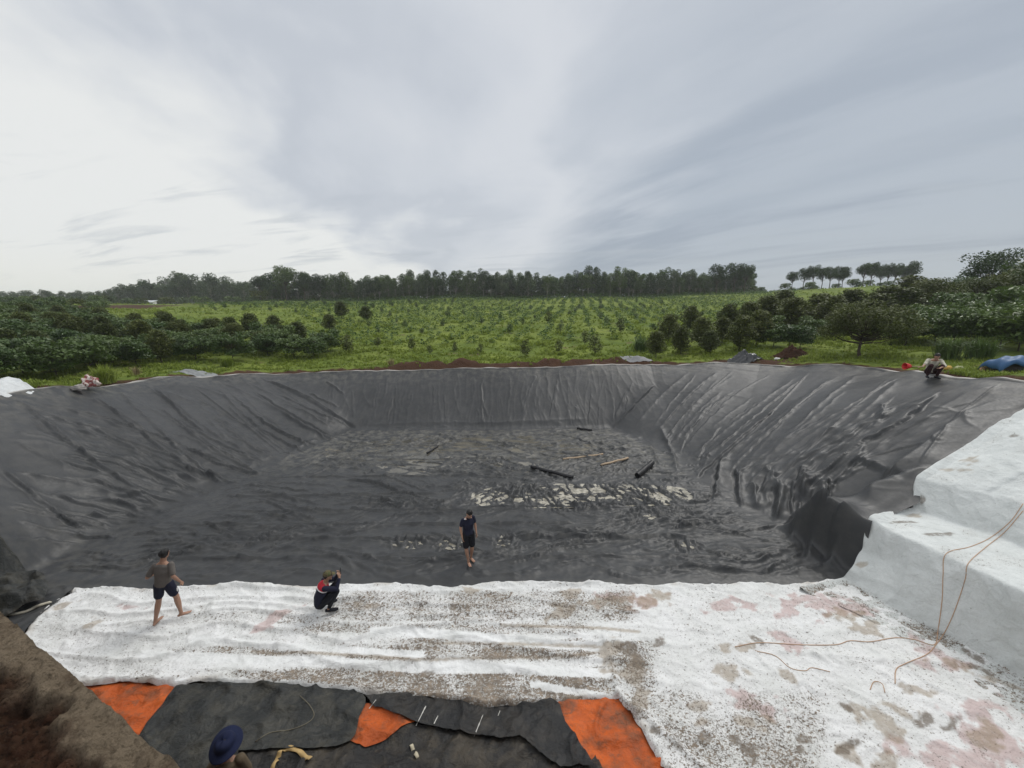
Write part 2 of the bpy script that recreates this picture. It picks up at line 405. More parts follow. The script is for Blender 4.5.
# right slope
fold([(656, 383), (640, 400), (625, 416), (612, 428)], .10, .13, -.6); fold([(690, 372), (660, 398), (632, 430)], .06, .12); fold([(720, 371), (690, 395), (650, 440)], .06, .12)
fold([(659, 427), (668, 445), (678, 475)], .14, .14); fold([(650, 446), (660, 468)], .1, .1)
fold([(780, 407), (745, 435), (706, 469), (695, 480)], .09, .13, -.5); fold([(800, 375), (760, 404), (715, 440), (685, 462)], .06, .13); fold([(840, 376), (800, 402), (750, 442)], .05, .12)
fold([(722, 458), (718, 480), (713, 506)], .20, .15, .3); fold([(736, 470), (738, 490), (741, 510)], .2, .13, .3); fold([(752, 486), (757, 512)], .2, .13); fold([(779, 488), (776, 522)], .24, .16, .3); fold([(765, 468), (772, 480), (778, 494)], .12, .12)
fold([(940, 391), (915, 414), (885, 434), (862, 445), (835, 466), (808, 489), (795, 506)], .15, .17, -.7)
fold([(880, 405), (882, 418), (874, 428)], .1, .08); fold([(926, 408), (950, 414), (978, 421)], .03, .07); fold([(962, 418), (985, 436)], .03, .06)
fold([(821, 499), (838, 480), (856, 463), (880, 470), (916, 477)], .12, .2, .2); fold([(862, 445), (856, 463), (850, 478)], .07, .1)
fold([(864, 463), (890, 478), (905, 484)], .04, .1); fold([(800, 505), (794, 530), (790, 545)], .2, .2, .4); fold([(812, 510), (812, 540), (804, 565)], .22, .2, .4); fold([(832, 520), (836, 545), (826, 570)], .2, .18, .3)
fold([(900, 380), (880, 398), (845, 430), (820, 450), (790, 470)], .07, .16); fold([(860, 374), (830, 398), (790, 432), (760, 455)], .05, .15); fold([(1000, 385), (960, 400), (930, 420), (900, 445)], .05, .25)
# floor
fold([(115, 535), (200, 538), (300, 540), (400, 541), (470, 543)], .05, .07, .6); fold([(250, 512), (350, 512), (460, 510), (560, 507)], .04, .06, .6); fold([(60, 522), (180, 526), (260, 527)], .03, .06, .6)
fold([(560, 541), (669, 539), (737, 535), (780, 526), (800, 516)], .07, .07, .6); fold([(530, 532), (600, 560), (612, 580)], .03, .08)
fold([(470, 510), (520, 509), (600, 508), (690, 504)], .09, .07, .5); fold([(518, 486), (512, 498), (508, 507)], .14, .09); fold([(527, 486), (520, 500)], .08, .08)
fold([(740, 548), (775, 565), (800, 578)], .05, .09); fold([(462, 584), (470, 568), (488, 580)], .05, .12); fold([(640, 470), (670, 500), (700, 520), (735, 532)], .06, .1)
for k in range(26):
    x0 = random.uniform(100, 780); y0 = random.uniform(512, 578); L = random.uniform(25, 70); a = random.uniform(-7, 7)
    fold([(x0, y0), (x0+L/2, y0+a+random.uniform(-3, 3)), (x0+L, y0+a*.6)], random.uniform(.02, .05), random.uniform(.04, .09), random.uniform(-.6, .6))

for q in ([(14, 400), (45, 422), (81, 454), (120, 482), (159, 507)], [(94, 396), (156, 447), (209, 487)], [(0, 469), (62, 519), (90, 535)], [(190, 386), (243, 425), (285, 458)], [(262, 379), (313, 402), (352, 431)],
          [(656, 383), (625, 416), (612, 429)], [(735, 369), (690, 410), (660, 446)], [(810, 371), (765, 420), (712, 472)], [(890, 378), (830, 430), (770, 490)], [(945, 388), (899, 428), (862, 447), (808, 489), (795, 508)], [(1000, 384), (950, 425), (915, 470)]):
    fold(q, .07, .03, .6)
for y0_, x0_, x1_ in ((446, 335, 640), (460, 290, 665), (477, 250, 690), (497, 205, 460), (512, 180, 740), (526, 130, 760), (541, 100, 790), (560, 70, 815)): fold([(x0_, y0_+2), ((x0_+x1_)/2, y0_), (x1_, y0_-2)], .075, .03, .6)
def stream(n, region, field, L, h, w, lean=.6, npt=5):
    for _ in range(n):
        for _t in range(60):
            q = np.array([random.uniform(*region[0]), random.uniform(*region[1])])
            if region[2](*q): break
        pts = [q]; Ls = random.uniform(*L); jit = random.uniform(-.16, .16); bend = random.uniform(-.25, .25)
        for k in range(npt):
            a = field(*q)+jit+bend*(k/npt-.5); q = q+np.array([math.cos(a), math.sin(a)])*Ls/npt
            if not region[2](*q): break
            pts.append(q)
        if len(pts) < 3: continue
        FOLDS.append(([onbase(*p_) for p_ in pts], random.uniform(*h), random.uniform(*w), random.choice([-1, 1])*lean if random.random() < .6 else 0))
R_ = math.radians
def rimy(px): return np.interp(px, [0, 150, 230, 290, 400, 650, 870, 1024], [399, 382, 378, 376, 373, 367, 371, 385])
def footl(px): return np.interp(px, [0, 60, 100, 215, 290, 350], [575, 558, 540, 490, 458, 432])
def footr(px): return np.interp(px, [610, 660, 700, 780, 848], [430, 452, 480, 530, 578])
def fl_(px, py):
    t = (py-rimy(px))/(footl(px)-rimy(px)+1); s = ss(60, 200, px)
    return R_(float((24+22*s)*(1-t)**.8+(2+12*s)*t))
def fr_(px, py):
    t = (py-rimy(px))/(footr(px)-rimy(px)+1); a = np.interp(px, [620, 660, 760, 860, 940, 1024], [112, 125, 140, 148, 158, 168])
    return R_(float(a*(1-ss(.55, .9, t))+100*ss(.55, .9, t)))
stream(105, ((0, 345), (378, 570), lambda a, b_: rimy(a)+3 < b_ < footl(a)+9 if a < 350 else False), fl_, (50, 190), (.05, .12), (.035, .085), npt=7)
stream(85, ((622, 1010), (370, 560), lambda a, b_: rimy(a)+3 < b_ < min(footr(a)-3, 560 if a < 800 else 520-(a-800)*.45)), fr_, (55, 170), (.025, .055), (.045, .11), npt=7)
stream(45, ((325, 630), (376, 426), lambda a, b_: 374 < b_ < 428), lambda a, b_: R_(95+10*math.sin(a*.05)), (14, 45), (.02, .05), (.04, .08))
stream(430, ((60, 830), (436, 578), lambda a, b_: (b_ > footl(a)+3 if a < 350 else True) and (b_ > footr(a)+3 if a > 610 else True) and 433 < b_ < 580),
       lambda a, b_: R_(14*math.sin(a*.021+b_*.09)+10*math.sin(a*.05-b_*.05)), (16, 120), (.035, .09), (.022, .05), npt=6)
stream(120, ((350, 700), (455, 512), lambda a, b_: 440 < b_ < 560), lambda a, b_: R_(-38 if math.sin(a*.08+b_) > 0 else 42), (8, 26), (.03, .06), (.04, .07))
stream(14, ((690, 850), (470, 560), lambda a, b_: b_ < footr(a)-2 and b_ > 455), lambda a, b_: R_(97), (20, 45), (.10, .2), (.07, .13))
Y0 = P(512, 584)[1]
def pan(x, y, cx, cy, rx, ry):
    px, py = project(x, y, 0*x+.1); return ss(1.25, .7, np.hypot((px-cx)/rx, ((py-cy)/ry)+.25*gn(px/30, py/9, 19)))
def liner_h(x, y, d):
    z, dR, iR, dF, iF = base(x, y)
    fl = ss(.7, -.5, np.where(iF, -dF, dF)+.5*fbm(x/1.1, y/1.1, 99, 2))         # on the floor
    inn = np.where(iR, dR, -dR)
    # weights of the three sides
    def side(pts): return segdist(x, y, pts)[0]
    dl = side(RIM[0:4]); df = side(RIM[3:7]); dr = side(RIM[6:12])
    wl = np.exp(-dl/.7); wf = np.exp(-df/.7); wr = np.exp(-dr/.7); s = wl+wf+wr+1e-9; wl, wf, wr = wl/s, wf/s, wr/s
    wx = .5*fbm(x/2.2, y/2.2, 3, 3); wy = .5*fbm(x/2.2, y/2.2, 9, 3)
    def aniso(a, b, seed, lam, lon):
        return (ridge(a/lam, b/lon, seed, 2.8)*.6+.42*ridge(a/lam*2.1+.3, b/lon*1.8, seed+1, 3.2))
    # left slope: folds sweep down and towards the far corner
    hl = aniso((y+.55*(x+19)+wx*.35), x+wy*.3, 50, 1.6, 8)*.045 + ridge((y*.45-x*.9+wx*.8)/1.0, (y*.9+x*.3)/4., 57, 2.6)*.03*ss(3.4, 1.2, z)
    hf = aniso(x+wx*.3, y, 60, .9, 3.5)*.035
    hr = aniso((y+.75*(x-14)+wx*.45), x+wy*.4, 70, 1.8, 9.)*.04
    hs = wl*hl+wf*hf+wr*hr
    far = ss(12, 20, y)
    # floor wrinkles
    hflo = (ridge(x/1.6+wx*.5, y/.75+wy*.45, 80, 3.2)*.05+ridge(x/.8+wx*.6, y/.40+wy*.5, 83, 3.2)*.024+ridge(x/.36+wx*.5, y/.21+wy*.5, 86, 2.2)*.014)*(.75+.5*far)
    hflo *= .55+.75*ss(-.25, .45, fbm(x/3.3, y/2.2, 90, 3))
    h = fl*hflo+(1-fl)*hs*ss(0, .5, inn)
    p1 = pan(x, y, 583, 496, 118, 13); p2 = pan(x, y, 470, 455, 165, 22)
    for q in ((405, 542, 24, 8), (450, 543, 22, 8), (686, 545, 18, 7), (506, 540, 14, 8), (646, 514, 18, 7)): p1 = np.maximum(p1, pan(x, y, *q))
    h = h-p1*.05+p1*(ridge(x/.38+wx*1.2, y/.8+wy, 181, 5)*.13+ridge((x+.6*y)/.3+wx, y/.5, 182, 5)*.06)-p2*.03
    h = h+.022*fbm(x/1.6, y/1.6, 95, 2)+(1-fl)*.07*fbm(x/4.5, y/4.5, 97, 1)*ss(0, 1, inn)
    h = h*np.where(x > 12, .75, 1.)
    h = h+fl*ridge(x/.3+wx*.4, y/.2+wy*.4, 98, 2.5)*.008
    cell = (np.floor(x).astype(int)+50)*200+np.floor(y).astype(int)+50; order = np.argsort(cell, kind='stable'); cs = cell[order]
    for pts, hh, w, lean in FOLDS:
        p = np.array(pts); mg = max(.35, 2.6*w)
        ix = range(int(math.floor(p[:, 0].min()-mg)), int(math.floor(p[:, 0].max()+mg))+1); jy = (int(math.floor(p[:, 1].min()-mg)), int(math.floor(p[:, 1].max()+mg)))
        m = [order[np.searchsorted(cs, (i+50)*200+jy[0]+50):np.searchsorted(cs, (i+50)*200+jy[1]+50, 'right')] for i in ix]; m = np.concatenate(m)
        if not len(m): continue
        dd, sd, par = segdist(x[m], y[m], pts); wv = w*(1+.4*gn(x[m]*2, y[m]*2, 12)); sd = sd+(.07 if w > .031 else .004)*gn(x[m]*2.3, y[m]*2.3, 14)
        prof = np.exp(-np.abs(sd/wv)**1.15)
        if lean: prof = np.where(sd*lean > 0, np.exp(-np.abs(sd/(wv*.38))**1.6), np.exp(-np.abs(sd/(wv*2.0))**1.1))-.22*np.exp(-((sd*np.sign(lean)-wv*.8)/(wv*.4))**2)
        h[m] += hh*prof*ss(0, .15, par)*ss(1, .85, par)
    tdd, tsd, _ = segdist(x, y, TB); sgn = np.sign(segdist(np.array([15.]), np.array([9.]), TB)[1][0]); cs_ = tsd*sgn
    h = h*(.25+.75*ss(.1, .6, tdd))-.05*ss(.35, .05, tdd)
    h = h*(.1+.9*ss(Y0-.05, Y0+.25, y))-.03*ss(Y0+.1, Y0-.1, y)*(x < 9.3)
    return z+.05+h*ss(-.35, .15, inn)+np.where(iR, 0, .05*gn(x*1.3, y*1.3, 15)+.05)
def liner_attr(x, y, z, d):
    dR, iR, _, _ = polydist(x, y, RIMP); s = np.where(iR, dR, -dR)
    dF, iF, _, _ = polydist(x, y, FLOOR)
    px, py = project(x, y, z)
    dust = np.clip(.15+.5*ss(1.5, 0, s)+.7*ss(15, 19, y)*iF+.25*ss(200, 60, px)*ss(500, 570, py), 0, 1)
    lip = ss(.02+.06*gn(x*3, y*3, 5), -.22, s)*ss(-.5, .3, gn(x*.9, y*.9, 6)+.15)
    return {'dust': dust, 'lip': lip}
def offs(pts, r):   # push outline outwards from the basin centre
    c = np.array([0, 15.]); out = []
    for q in pts:
        v = np.array(q[:2])-c; out.append(tuple(c+v*(1+r/np.linalg.norm(v))))
    return out
top = offs(RIMP[:-8], .32)
MATTOP = [P(x, y)[:2] for x, y in ((-60, 592), (0, 583), (65, 588), (110, 587), (200, 586), (260, 583), (330, 584), (400, 583), (455, 586), (500, 584), (560, 583), (640, 584), (720, 583), (780, 584), (830, 581))]
lin = [tuple(q) for q in top]+[(18.0, 12.5), (17, 11.2)]
lin += [(TB[i][0]+.07, TB[i][1]-.10) for i in (5, 4, 3, 2, 1)]+[(TB[0][0]+.08, TB[0][1]-.06), (TB[0][0]-.25, TB[0][1]-.35), (9.42, 9.22)]
lin += [(q[0], q[1]-.28) for q in MATTOP[::-1][:-2]]+[(-13.2, 8.1), (-16.5, 9.3), (-19.2, 10.8)]
LINER = sheet('pond_liner', lin, .04, liner_h, M['liner'], attrs=liner_attr, label='huge black plastic liner covering the slopes and floor of the excavated pond', category='pond liner')

LV = np.empty(len(LINER.data.vertices)*3, np.float32); LINER.data.vertices.foreach_get('co', LV); LV = LV.reshape(-1, 3)
# puddles: level water that the liner's folds break up
def puddle(name, outline, pct, mat):
    pg = [P(*q, .1)[:2] for q in outline]; _, ii, _, _ = polydist(LV[:, 0], LV[:, 1], pg); z = float(np.percentile(LV[ii, 2], pct))
    pts = curve([P(*q, z) for q in outline]+[P(*outline[0], z)], 5)[:-1]
    c = sum(pts)/len(pts); b = MB(); n = len(pts)
    b.add([tuple(c)]+[tuple(p) for p in pts], [(0, i+1, (i+1) % n+1) for i in range(n)]); b.build(name, M[mat], kind='structure')
puddle('puddle', [(470, 500), (478, 489), (520, 484), (600, 484), (672, 486), (694, 494), (690, 503), (620, 507), (540, 508), (490, 508)], 36, 'silt')
puddle('puddle', [(325, 462), (335, 441), (420, 435), (520, 434), (600, 436), (618, 446), (600, 470), (500, 478), (400, 474)], 22, 'water')
puddle('puddle', [(390, 545), (396, 537), (415, 536), (424, 542), (414, 549)], 28, 'silt'); puddle('puddle', [(436, 545), (444, 536), (462, 537), (466, 543), (452, 550)], 28, 'silt')
puddle('puddle', [(676, 545), (684, 539), (694, 541), (697, 547), (685, 550)], 30, 'silt'); puddle('puddle', [(497, 545), (502, 535), (512, 536), (510, 546)], 25, 'silt')
puddle('puddle', [(636, 511), (642, 508), (652, 514), (658, 520), (648, 519)], 30, 'silt')

# ---------------------------------------------------------------- white cloth on the floor
def floorwave(x, y):
    return .02*fbm(x/.9, y/.7, 120, 3)+.012*ridge(x/.8, y/.35, 123, 2)
def mat_h(x, y, d):
    wy = .35*fbm(x/3, y/3, 130, 2)
    band = ridge(x/7, (y+wy)/.5, 131, 3)*.085*ss(-12.5, -9, x)*ss(3.8, 2, x)
    cr = ridge(x/.7+.6*fbm(x, y, 4, 2), y/.45, 133, 2.6)*.034+ridge(x/.3, y/.22, 134, 2.2)*.014
    h = .085+floorwave(x, y)+band+cr+.03*fbm(x/.5, y/.4, 140, 2)*np.exp(-d/.15)
    roll = .04*np.exp(-(d/.12)**2)*(1+.6*gn(x*3, y*3, 8))
    for pts, hh, w in MATF:
        dd, sd, par = segdist(x, y, pts); h = h+hh*np.exp(-(dd/w)**2)
    return h+roll-.085*ss(.05, 0, d)
MATF = [([P(603, 640)[:2], P(612, 668)[:2], P(617, 700)[:2]], .05, .07), ([P(617, 700)[:2], P(650, 728)[:2], P(705, 775)[:2]], .06, .06),
        ([P(815, 660)[:2], P(900, 665)[:2], P(960, 668)[:2]], .03, .08), ([P(780, 655)[:2], P(860, 663)[:2]], .03, .08)]
BL = []   # stains: px, py, rx, ry (pixels), turn, kind
def bl(k, *a):
    for q in a: BL.append((k,)+q)
bl('pink', (830, 165*1.0+440, 26, 10, .1), (785, 613, 12, 12, 1.2), (800, 598, 22, 5, 0), (858, 608, 18, 5, .35), (795, 646, 12, 6, .5), (778, 636, 9, 5, .5), (722, 605, 16, 5, -.1), (925, 649, 24, 6, .5), (952, 668, 34, 6, .12), (765, 707, 26, 8, .2), (745, 695, 18, 6, .2), (985, 730, 34, 22, .5), (1000, 752, 60, 20, 0), (930, 756, 40, 10, .2), (640, 601, 30, 6, 0), (612, 596, 16, 5, 0), (130, 607, 14, 3, 0), (270, 620, 24, 4, -.5), (750, 605, 10, 4, .4), (975, 710, 16, 10, .4))
bl('tan', (850, 620, 26, 6, .35), (868, 624, 12, 6, .5), (903, 692, 11, 5, 0), (620, 601, 34, 6, 0), (560, 610, 16, 8, 0), (568, 595, 12, 5, 0), (738, 648, 15, 5, -.1), (728, 672, 12, 10, .6), (884, 722, 26, 10, .4), (900, 712, 18, 6, .2), (700, 706, 11, 5, 0), (700, 722, 9, 4, 0), (750, 722, 16, 8, .2), (970, 672, 30, 5, .3), (985, 735, 13, 16, -.5), (785, 674, 10, 5, .6), (660, 598, 14, 6, .2), (850, 752, 14, 9, .8), (890, 765, 14, 12, 0), (912, 688, 28, 4, .2), (635, 672, 12, 14, .2), (610, 655, 10, 16, 0), (60, 607, 14, 3, -.3), (95, 623, 9, 4, -.4), (70, 590, 8, 3, 0), (470, 590, 10, 4, 0), (372, 605, 16, 4, .1), (640, 700, 8, 12, .2))
bl('mud', (705, 738, 8, 6, 0), (750, 752, 12, 8, .2), (735, 740, 6, 9, 1.4), (922, 723, 6, 12, 1.0), (952, 724, 6, 12, 1.), (800, 750, 8, 5, 0), (800, 740, 10, 4, .3), (850, 745, 6, 12, 1.0), (845, 707, 8, 3, .6), (630, 648, 8, 8, 0), (660, 640, 6, 5, 0), (965, 651, 6, 3, .5), (980, 660, 9, 3, .6), (986, 672, 9, 3, .5), (640, 662, 7, 8, 0), (678, 746, 8, 5, .3), (655, 730, 6, 4, 0), (428, 673, 3, 6, 1.5), (453, 608, 5, 3, 0), (975, 668, 6, 3, .4), (757, 640, 9, 3, .5))
def stains(x, y, z):
    px, py = project(x, y, z); out = {'pink': np.zeros(len(x)), 'tan': np.zeros(len(x)), 'mud': np.zeros(len(x))}
    nz = fbm(x*2.2, y*3.0, 150, 4); nz2 = fbm(x*4, y*4, 155, 3); nz3 = fbm((x+y)*1.2, (x-y)*4.5, 157, 3)
    for k, cx, cy, rx, ry, a in BL:
        u = (px-cx)*math.cos(a)+(py-cy)*math.sin(a); v = -(px-cx)*math.sin(a)+(py-cy)*math.cos(a)
        kk = 1.0 if max(rx, ry) > 9 else .7
        r = np.hypot(u/rx, v/ry)*1.05+kk*nz+.4*nz2+.35*nz3; out[k] = np.maximum(out[k], ss(1.2, .72, r)*(.78 if k != 'pink' else .75))
    return out, px, py
def strip(px, py, pts, w):
    yy = np.interp(px, [p[0] for p in pts], [p[1] for p in pts]); return np.abs(py-yy)/w
def mat_attr(x, y, z, d):
    o, px, py = stains(x, y, z); wob = 2.2*fbm(x/1.1, y/1.1, 160, 3)
    py2 = py+wob
    dirt = .30+.0*px
    def add(v, y0, y1, x0, x1, s=3):
        nonlocal dirt
        m = ss(y0-s, y0+s, py2)*ss(y1+s, y1-s, py2)*ss(x0-35, x0+35, px+15*gn(x, y, 7))*ss(x1+20, x1-20, px); dirt = np.maximum(dirt, v*m)
    add(.95, 668, 708, 225, 625); add(.45, 668, 680, 120, 240); add(.75, 644, 661, 180, 600); add(.85, 646, 660, 400, 600)
    add(.72, 622, 634, 290, 600); add(.8, 638, 646, 380, 590); add(.68, 590, 622, 320, 640); add(.5, 610, 625, 180, 330); add(.31, 586, 790, 615, 1030, 8)
    add(.62, 690, 790, 640, 830, 10); add(.72, 640, 720, 600, 660)
    for pts, w in (([(150, 655), (240, 659), (330, 662), (430, 669), (500, 668), (606, 674)], 4.5), ([(380, 632), (402, 631), (450, 635), (500, 639), (603, 648)], 4.5),
                   ([(100, 684), (240, 684), (300, 686), (402, 700), (430, 704)], 5.5), ([(200, 640), (300, 647), (420, 655)], 3.5), ([(540, 685), (610, 698)], 3.5)):
        k = strip(px, py+.4*wob, pts, w); on = ss(1.25, .8, k)*(px > pts[0][0]-10)*(px < pts[-1][0]+5); dirt = dirt*(1-.93*on)
    dirt = dirt*(.9+.35*fbm(x/.8, y/.8, 165, 3)); o['dirt'] = np.clip(dirt, 0, 1)
    o['tan'] = np.maximum(o['tan'], .6*ss(.2, .0, d)*ss(-.1, .5, fbm(x*1.3, y*1.3, 170, 3)))
    for pts in ([(250, 651), (280, 654), (300, 652), (430, 660), (470, 658), (560, 657), (600, 652)], [(430, 643), (520, 644), (600, 647)], [(500, 625), (600, 628), (640, 632)]):
        k = strip(px, py, pts, 1.5); o['tan'] = np.maximum(o['tan'], .8*ss(1.3, .6, k)*(px > pts[0][0])*(px < pts[-1][0]))
    return o
MATP = [P(*q, .1)[:2] for q in ((72, 593), (65, 588), (110, 587), (150, 588), (200, 586), (230, 584), (260, 583), (300, 586), (330, 584), (365, 583), (400, 583), (430, 586), (455, 587), (480, 584), (510, 582), (560, 584), (600, 582), (640, 585), (680, 583), (720, 584), (750, 581), (780, 584), (812, 582), (845, 577))]
MATP += [(10.6, 8), (11, 5), (11, 3.3), (3.4, 3.3)]+[P(*q)[:2] for q in ((678, 800), (660, 768), (645, 740), (630, 718), (618, 703), (590, 704), (555, 708), (520, 710), (490, 712), (460, 709), (430, 703), (400, 699), (370, 696), (340, 693), (300, 690), (260, 688), (228, 688), (200, 687), (178, 692), (150, 689), (120, 686), (100, 690), (60, 690), (20, 650), (30, 628), (50, 608))]
MATP = [tuple(q[:2]) for q in curve([(*q, 0) for q in MATP[:24]], 3)]+MATP[24:]
sheet('white_geotextile_mat', MATP, .035, mat_h, M['cloth'], attrs=mat_attr, label='wide white geotextile sheet lying on the pond floor, striped with mud specks and pink stains', category='geotextile sheet')

# ---------------------------------------------------------------- white cloth over the terraces, lofted along rails
far = [P(800, 590, .1), P(843, 580, .12), P(850, 572, .35), P(862, 556, .62), TB[0], TB[1], TB[2], TB[3], TB[4], TB[5], np.array([17.9, 12.4, 4.98]), np.array([19.5, 12.9, 5.0])]
far[3] = PX(861, 552, 9.68)
mid = [P(870, 620, .1), P(908, 617, .12), None, None, P(945, 554, 1.66), P(975, 530, 1.72), P(975, 491, 2.54), None, None, None, None, None]
near = [P(985, 690, .1), P(1024, 680, .12), None, None, P(1024, 592, 1.68), P(1024, 548, 1.74), P(1024, 505, 2.56), None, None, None, None, None]
mid[2] = mid[1]*.7+mid[4]*.3; mid[3] = mid[1]*.35+mid[4]*.65; near[2] = near[1]*.7+near[4]*.3; near[3] = near[1]*.35+near[4]*.65
def ramp(p, sl, n):   # climb from p away from the pond
    return p+np.array([sl*n, .25*n, .56*n*sl/1.15])
for r, k in ((mid, 1.), (near, 1.)):
    for i, q in enumerate((1.1, 2.2, 3.3, 4.7, 6.2)): r[7+i] = r[6]+np.array([q, .12*q, min(.52*q, 2.55)])
end = [q+np.array([.25, -4.6, 0])*(1 if i > 1 else .9) for i, q in enumerate(near)]
end[0] = near[0]+np.array([.4, -4, 0]); end[1] = near[1]+np.array([.5, -4., 0])
rails = [curve([far[i], mid[i], near[i], end[i]], 60) for i in range(12)]
R = np.array(rails)                       # rail, along, xyz
prof_t = np.cumsum([0]+[np.linalg.norm(R[i+1, 60]-R[i, 60]) for i in range(11)]); tt = np.arange(0, prof_t[-1], .04)
G = np.stack([np.stack([np.interp(tt, prof_t, R[:, j, c]) for c in range(3)], -1) for j in range(R.shape[1])], 1)   # (v, along, 3)
# refine along
al = R.shape[1]; ja = np.linspace(0, al-1, int(al*1.35)); j0 = np.clip(ja.astype(int), 0, al-2); fr = (ja-j0)[None, :, None]; G = G[:, j0]*(1-fr)+G[:, j0+1]*fr
for _ in range(3):
    G[1:-1] = G[1:-1]*.5+(G[:-2]+G[2:])*.25
for _ in range(60): G[:, 1:-1] = G[:, 1:-1]*.5+(G[:, :-2]+G[:, 2:])*.25
du = np.gradient(G, axis=0); dv = np.gradient(G, axis=1); N = np.cross(du, dv); N /= np.linalg.norm(N, axis=2, keepdims=True)+1e-9; N *= np.sign(N[..., 2:3]+1e-6)
Sx = np.repeat(tt[:, None], G.shape[1], 1); At = np.concatenate([np.zeros((G.shape[0], 1)), np.cumsum(np.linalg.norm(np.diff(G, axis=1), axis=2), 1)], 1)
steep = 1-np.abs(N[..., 2])
hh = .02*fbm(At/1.1, Sx/1.3, 200, 3)+.06*ridge(At/.9+.15*Sx, Sx/2.5, 203, 4)*(.15+steep)+.02*fbm(At/.5, Sx/1.2, 221, 3)+.012*ridge(At/.5, Sx/.5, 205, 3)+.012*fbm(At/.3, Sx/.3, 208, 2)
hh = hh*ss(0, .3, Sx)
G = G+N*hh[..., None]
# frayed outline at the far edge
G[:, 0, 0] += .03*gn(tt*2, tt*0+.5, 11); G[:, 0, 1] += .03*gn(tt*2.3, tt*0+3.5, 11); G[:, :14, 2] += .09*np.linspace(1, 0, 14)[None, :]
sk = G[:, :1]+np.array([.01, .02, -.12]); sk2 = G[:, :1]+np.array([.05, .03, -.5]); G = np.concatenate([sk2, sk, G], 1); N = np.concatenate([N[:, :1], N[:, :1], N], 1)
nv, na = G.shape[:2]; I = np.arange(nv*na).reshape(nv, na); F = np.stack([I[:-1, :-1], I[1:, :-1], I[1:, 1:], I[:-1, 1:]], -1).reshape(-1, 4)
V = G.reshape(-1, 3); o, px, py = stains(V[:, 0], V[:, 1], V[:, 2])
low = ss(.25, .12, V[:, 2])
for k in o: o[k] = o[k]*low
o['dirt'] = .45*low+.14*ss(.6, 1, N[..., 2].ravel())*ss(-.1, .5, fbm(V[:, 0]*1.2, V[:, 1]*1.2, 210, 3))*2.2
for cx, cy, rx, ry, k in ((913, 515, 6, 2.5, 'tan'), (968, 460, 9, 4, 'tan'), (958, 470, 14, 2.5, 'tan'), (938, 534, 18, 1.5, 'mud'), (905, 522, 14, 1.2, 'mud'), (1012, 436, 6, 1.5, 'mud'), (922, 498, 2.5, 4, 'mud'), (862, 564, 7, 3, 'tan')):
    r = np.hypot((px-cx)/rx, (py-cy)/ry)+1.1*fbm(V[:, 0]*2.2+V[:, 2], V[:, 1]*4, 215, 4); o[k] = np.maximum(o[k], .7*ss(1.2, .4, r))
me = mesh_np('terrace_geotextile', V, F, o); obj('white_geotextile_cover', me, M['cloth2'], label='white geotextile draped over the two earth steps and ramp at the right of the pond', category='geotextile sheet'); TREES.append(bvh(me))

# ---------------------------------------------------------------- tarps in the foreground
def th(off, amp=1., seed=300, drop=.0):
    def f(x, y, d):
        return off+.03*amp*fbm(x/.9, y/.6, seed, 3)+.05*amp*ridge(x/1.1+.4*fbm(x, y, 5, 2), y/.6, seed+5, 3)+.02*ridge((x+y)/.7, (x-y)/.35, seed+6, 3)+.012*ridge(x/.35, y/.3, seed+8, 2)+.006*np.exp(-(d/.05)**2)-drop*off*.9*ss(.03, 0, d)+(1-drop)*.012*gn(x*4, y*4, 21)*np.exp(-(d/.06)**2)
    return f
def pl(*q): return [P(*a)[:2] for a in q]
def sm(q, n=3): return [tuple(a[:2]) for a in curve([(*a, 0) for a in q], n)]
sheet('orange_tarp', pl((60, 680), (100, 682), (180, 684), (176, 694), (165, 706), (150, 722), (140, 738), (100, 745), (60, 710)), .03, th(.05, drop=1.), M['orange'], label='bright orange tarp corner beside the dirt bank, left of the black tarps', category='tarp')
sheet('black_tarp', pl((130, 760), (150, 735), (240, 720), (380, 722), (480, 728), (560, 724), (590, 740), (605, 775), (640, 840), (60, 840)), .035, th(.045, 1.2, 310, 1.), M['tarp'], label='dusty black tarp lowest and nearest the camera, under the other foreground tarps', category='tarp')
sheet('orange_tarp', pl((350, 745), (355, 730), (366, 706), (400, 712), (420, 722), (390, 742), (365, 752)), .025, th(.062, 1.2, 310), M['orange'], label='small orange triangle of tarp showing between two black tarps', category='tarp')
sheet('orange_tarp', pl((535, 700), (560, 696), (618, 692), (640, 706), (665, 740), (700, 800), (690, 840), (610, 840), (600, 790), (585, 760), (560, 725)), .03, th(.04, 1.3, 330, 1.), M['orange'], label='large muddy orange tarp beside the speckled white cloth, right of the black tarps', category='tarp')
sheet('dark_tarp', sm(pl((178, 691), (240, 688), (300, 688), (350, 694), (366, 702), (360, 722), (350, 747), (300, 754), (240, 758)))+pl((232, 775), (120, 775), (143, 737), (160, 712)), .03, th(.085, 1.2, 310), M['tarp2'], label='grey-black dusty tarp under the blue hat, left of the orange triangle', category='tarp')
sheet('folded_tarp', sm(pl((366, 700), (400, 698), (430, 703), (490, 710), (552, 706), (565, 726), (585, 755), (594, 772)))+pl((560, 772), (520, 744))+sm(pl((500, 743), (470, 739), (440, 733), (415, 727), (397, 721), (375, 712))), .028, th(.105, 1.2, 310), M['tarp3'], label='folded black tarp strip with white tick marks along the front edge of the white cloth', category='tarp')
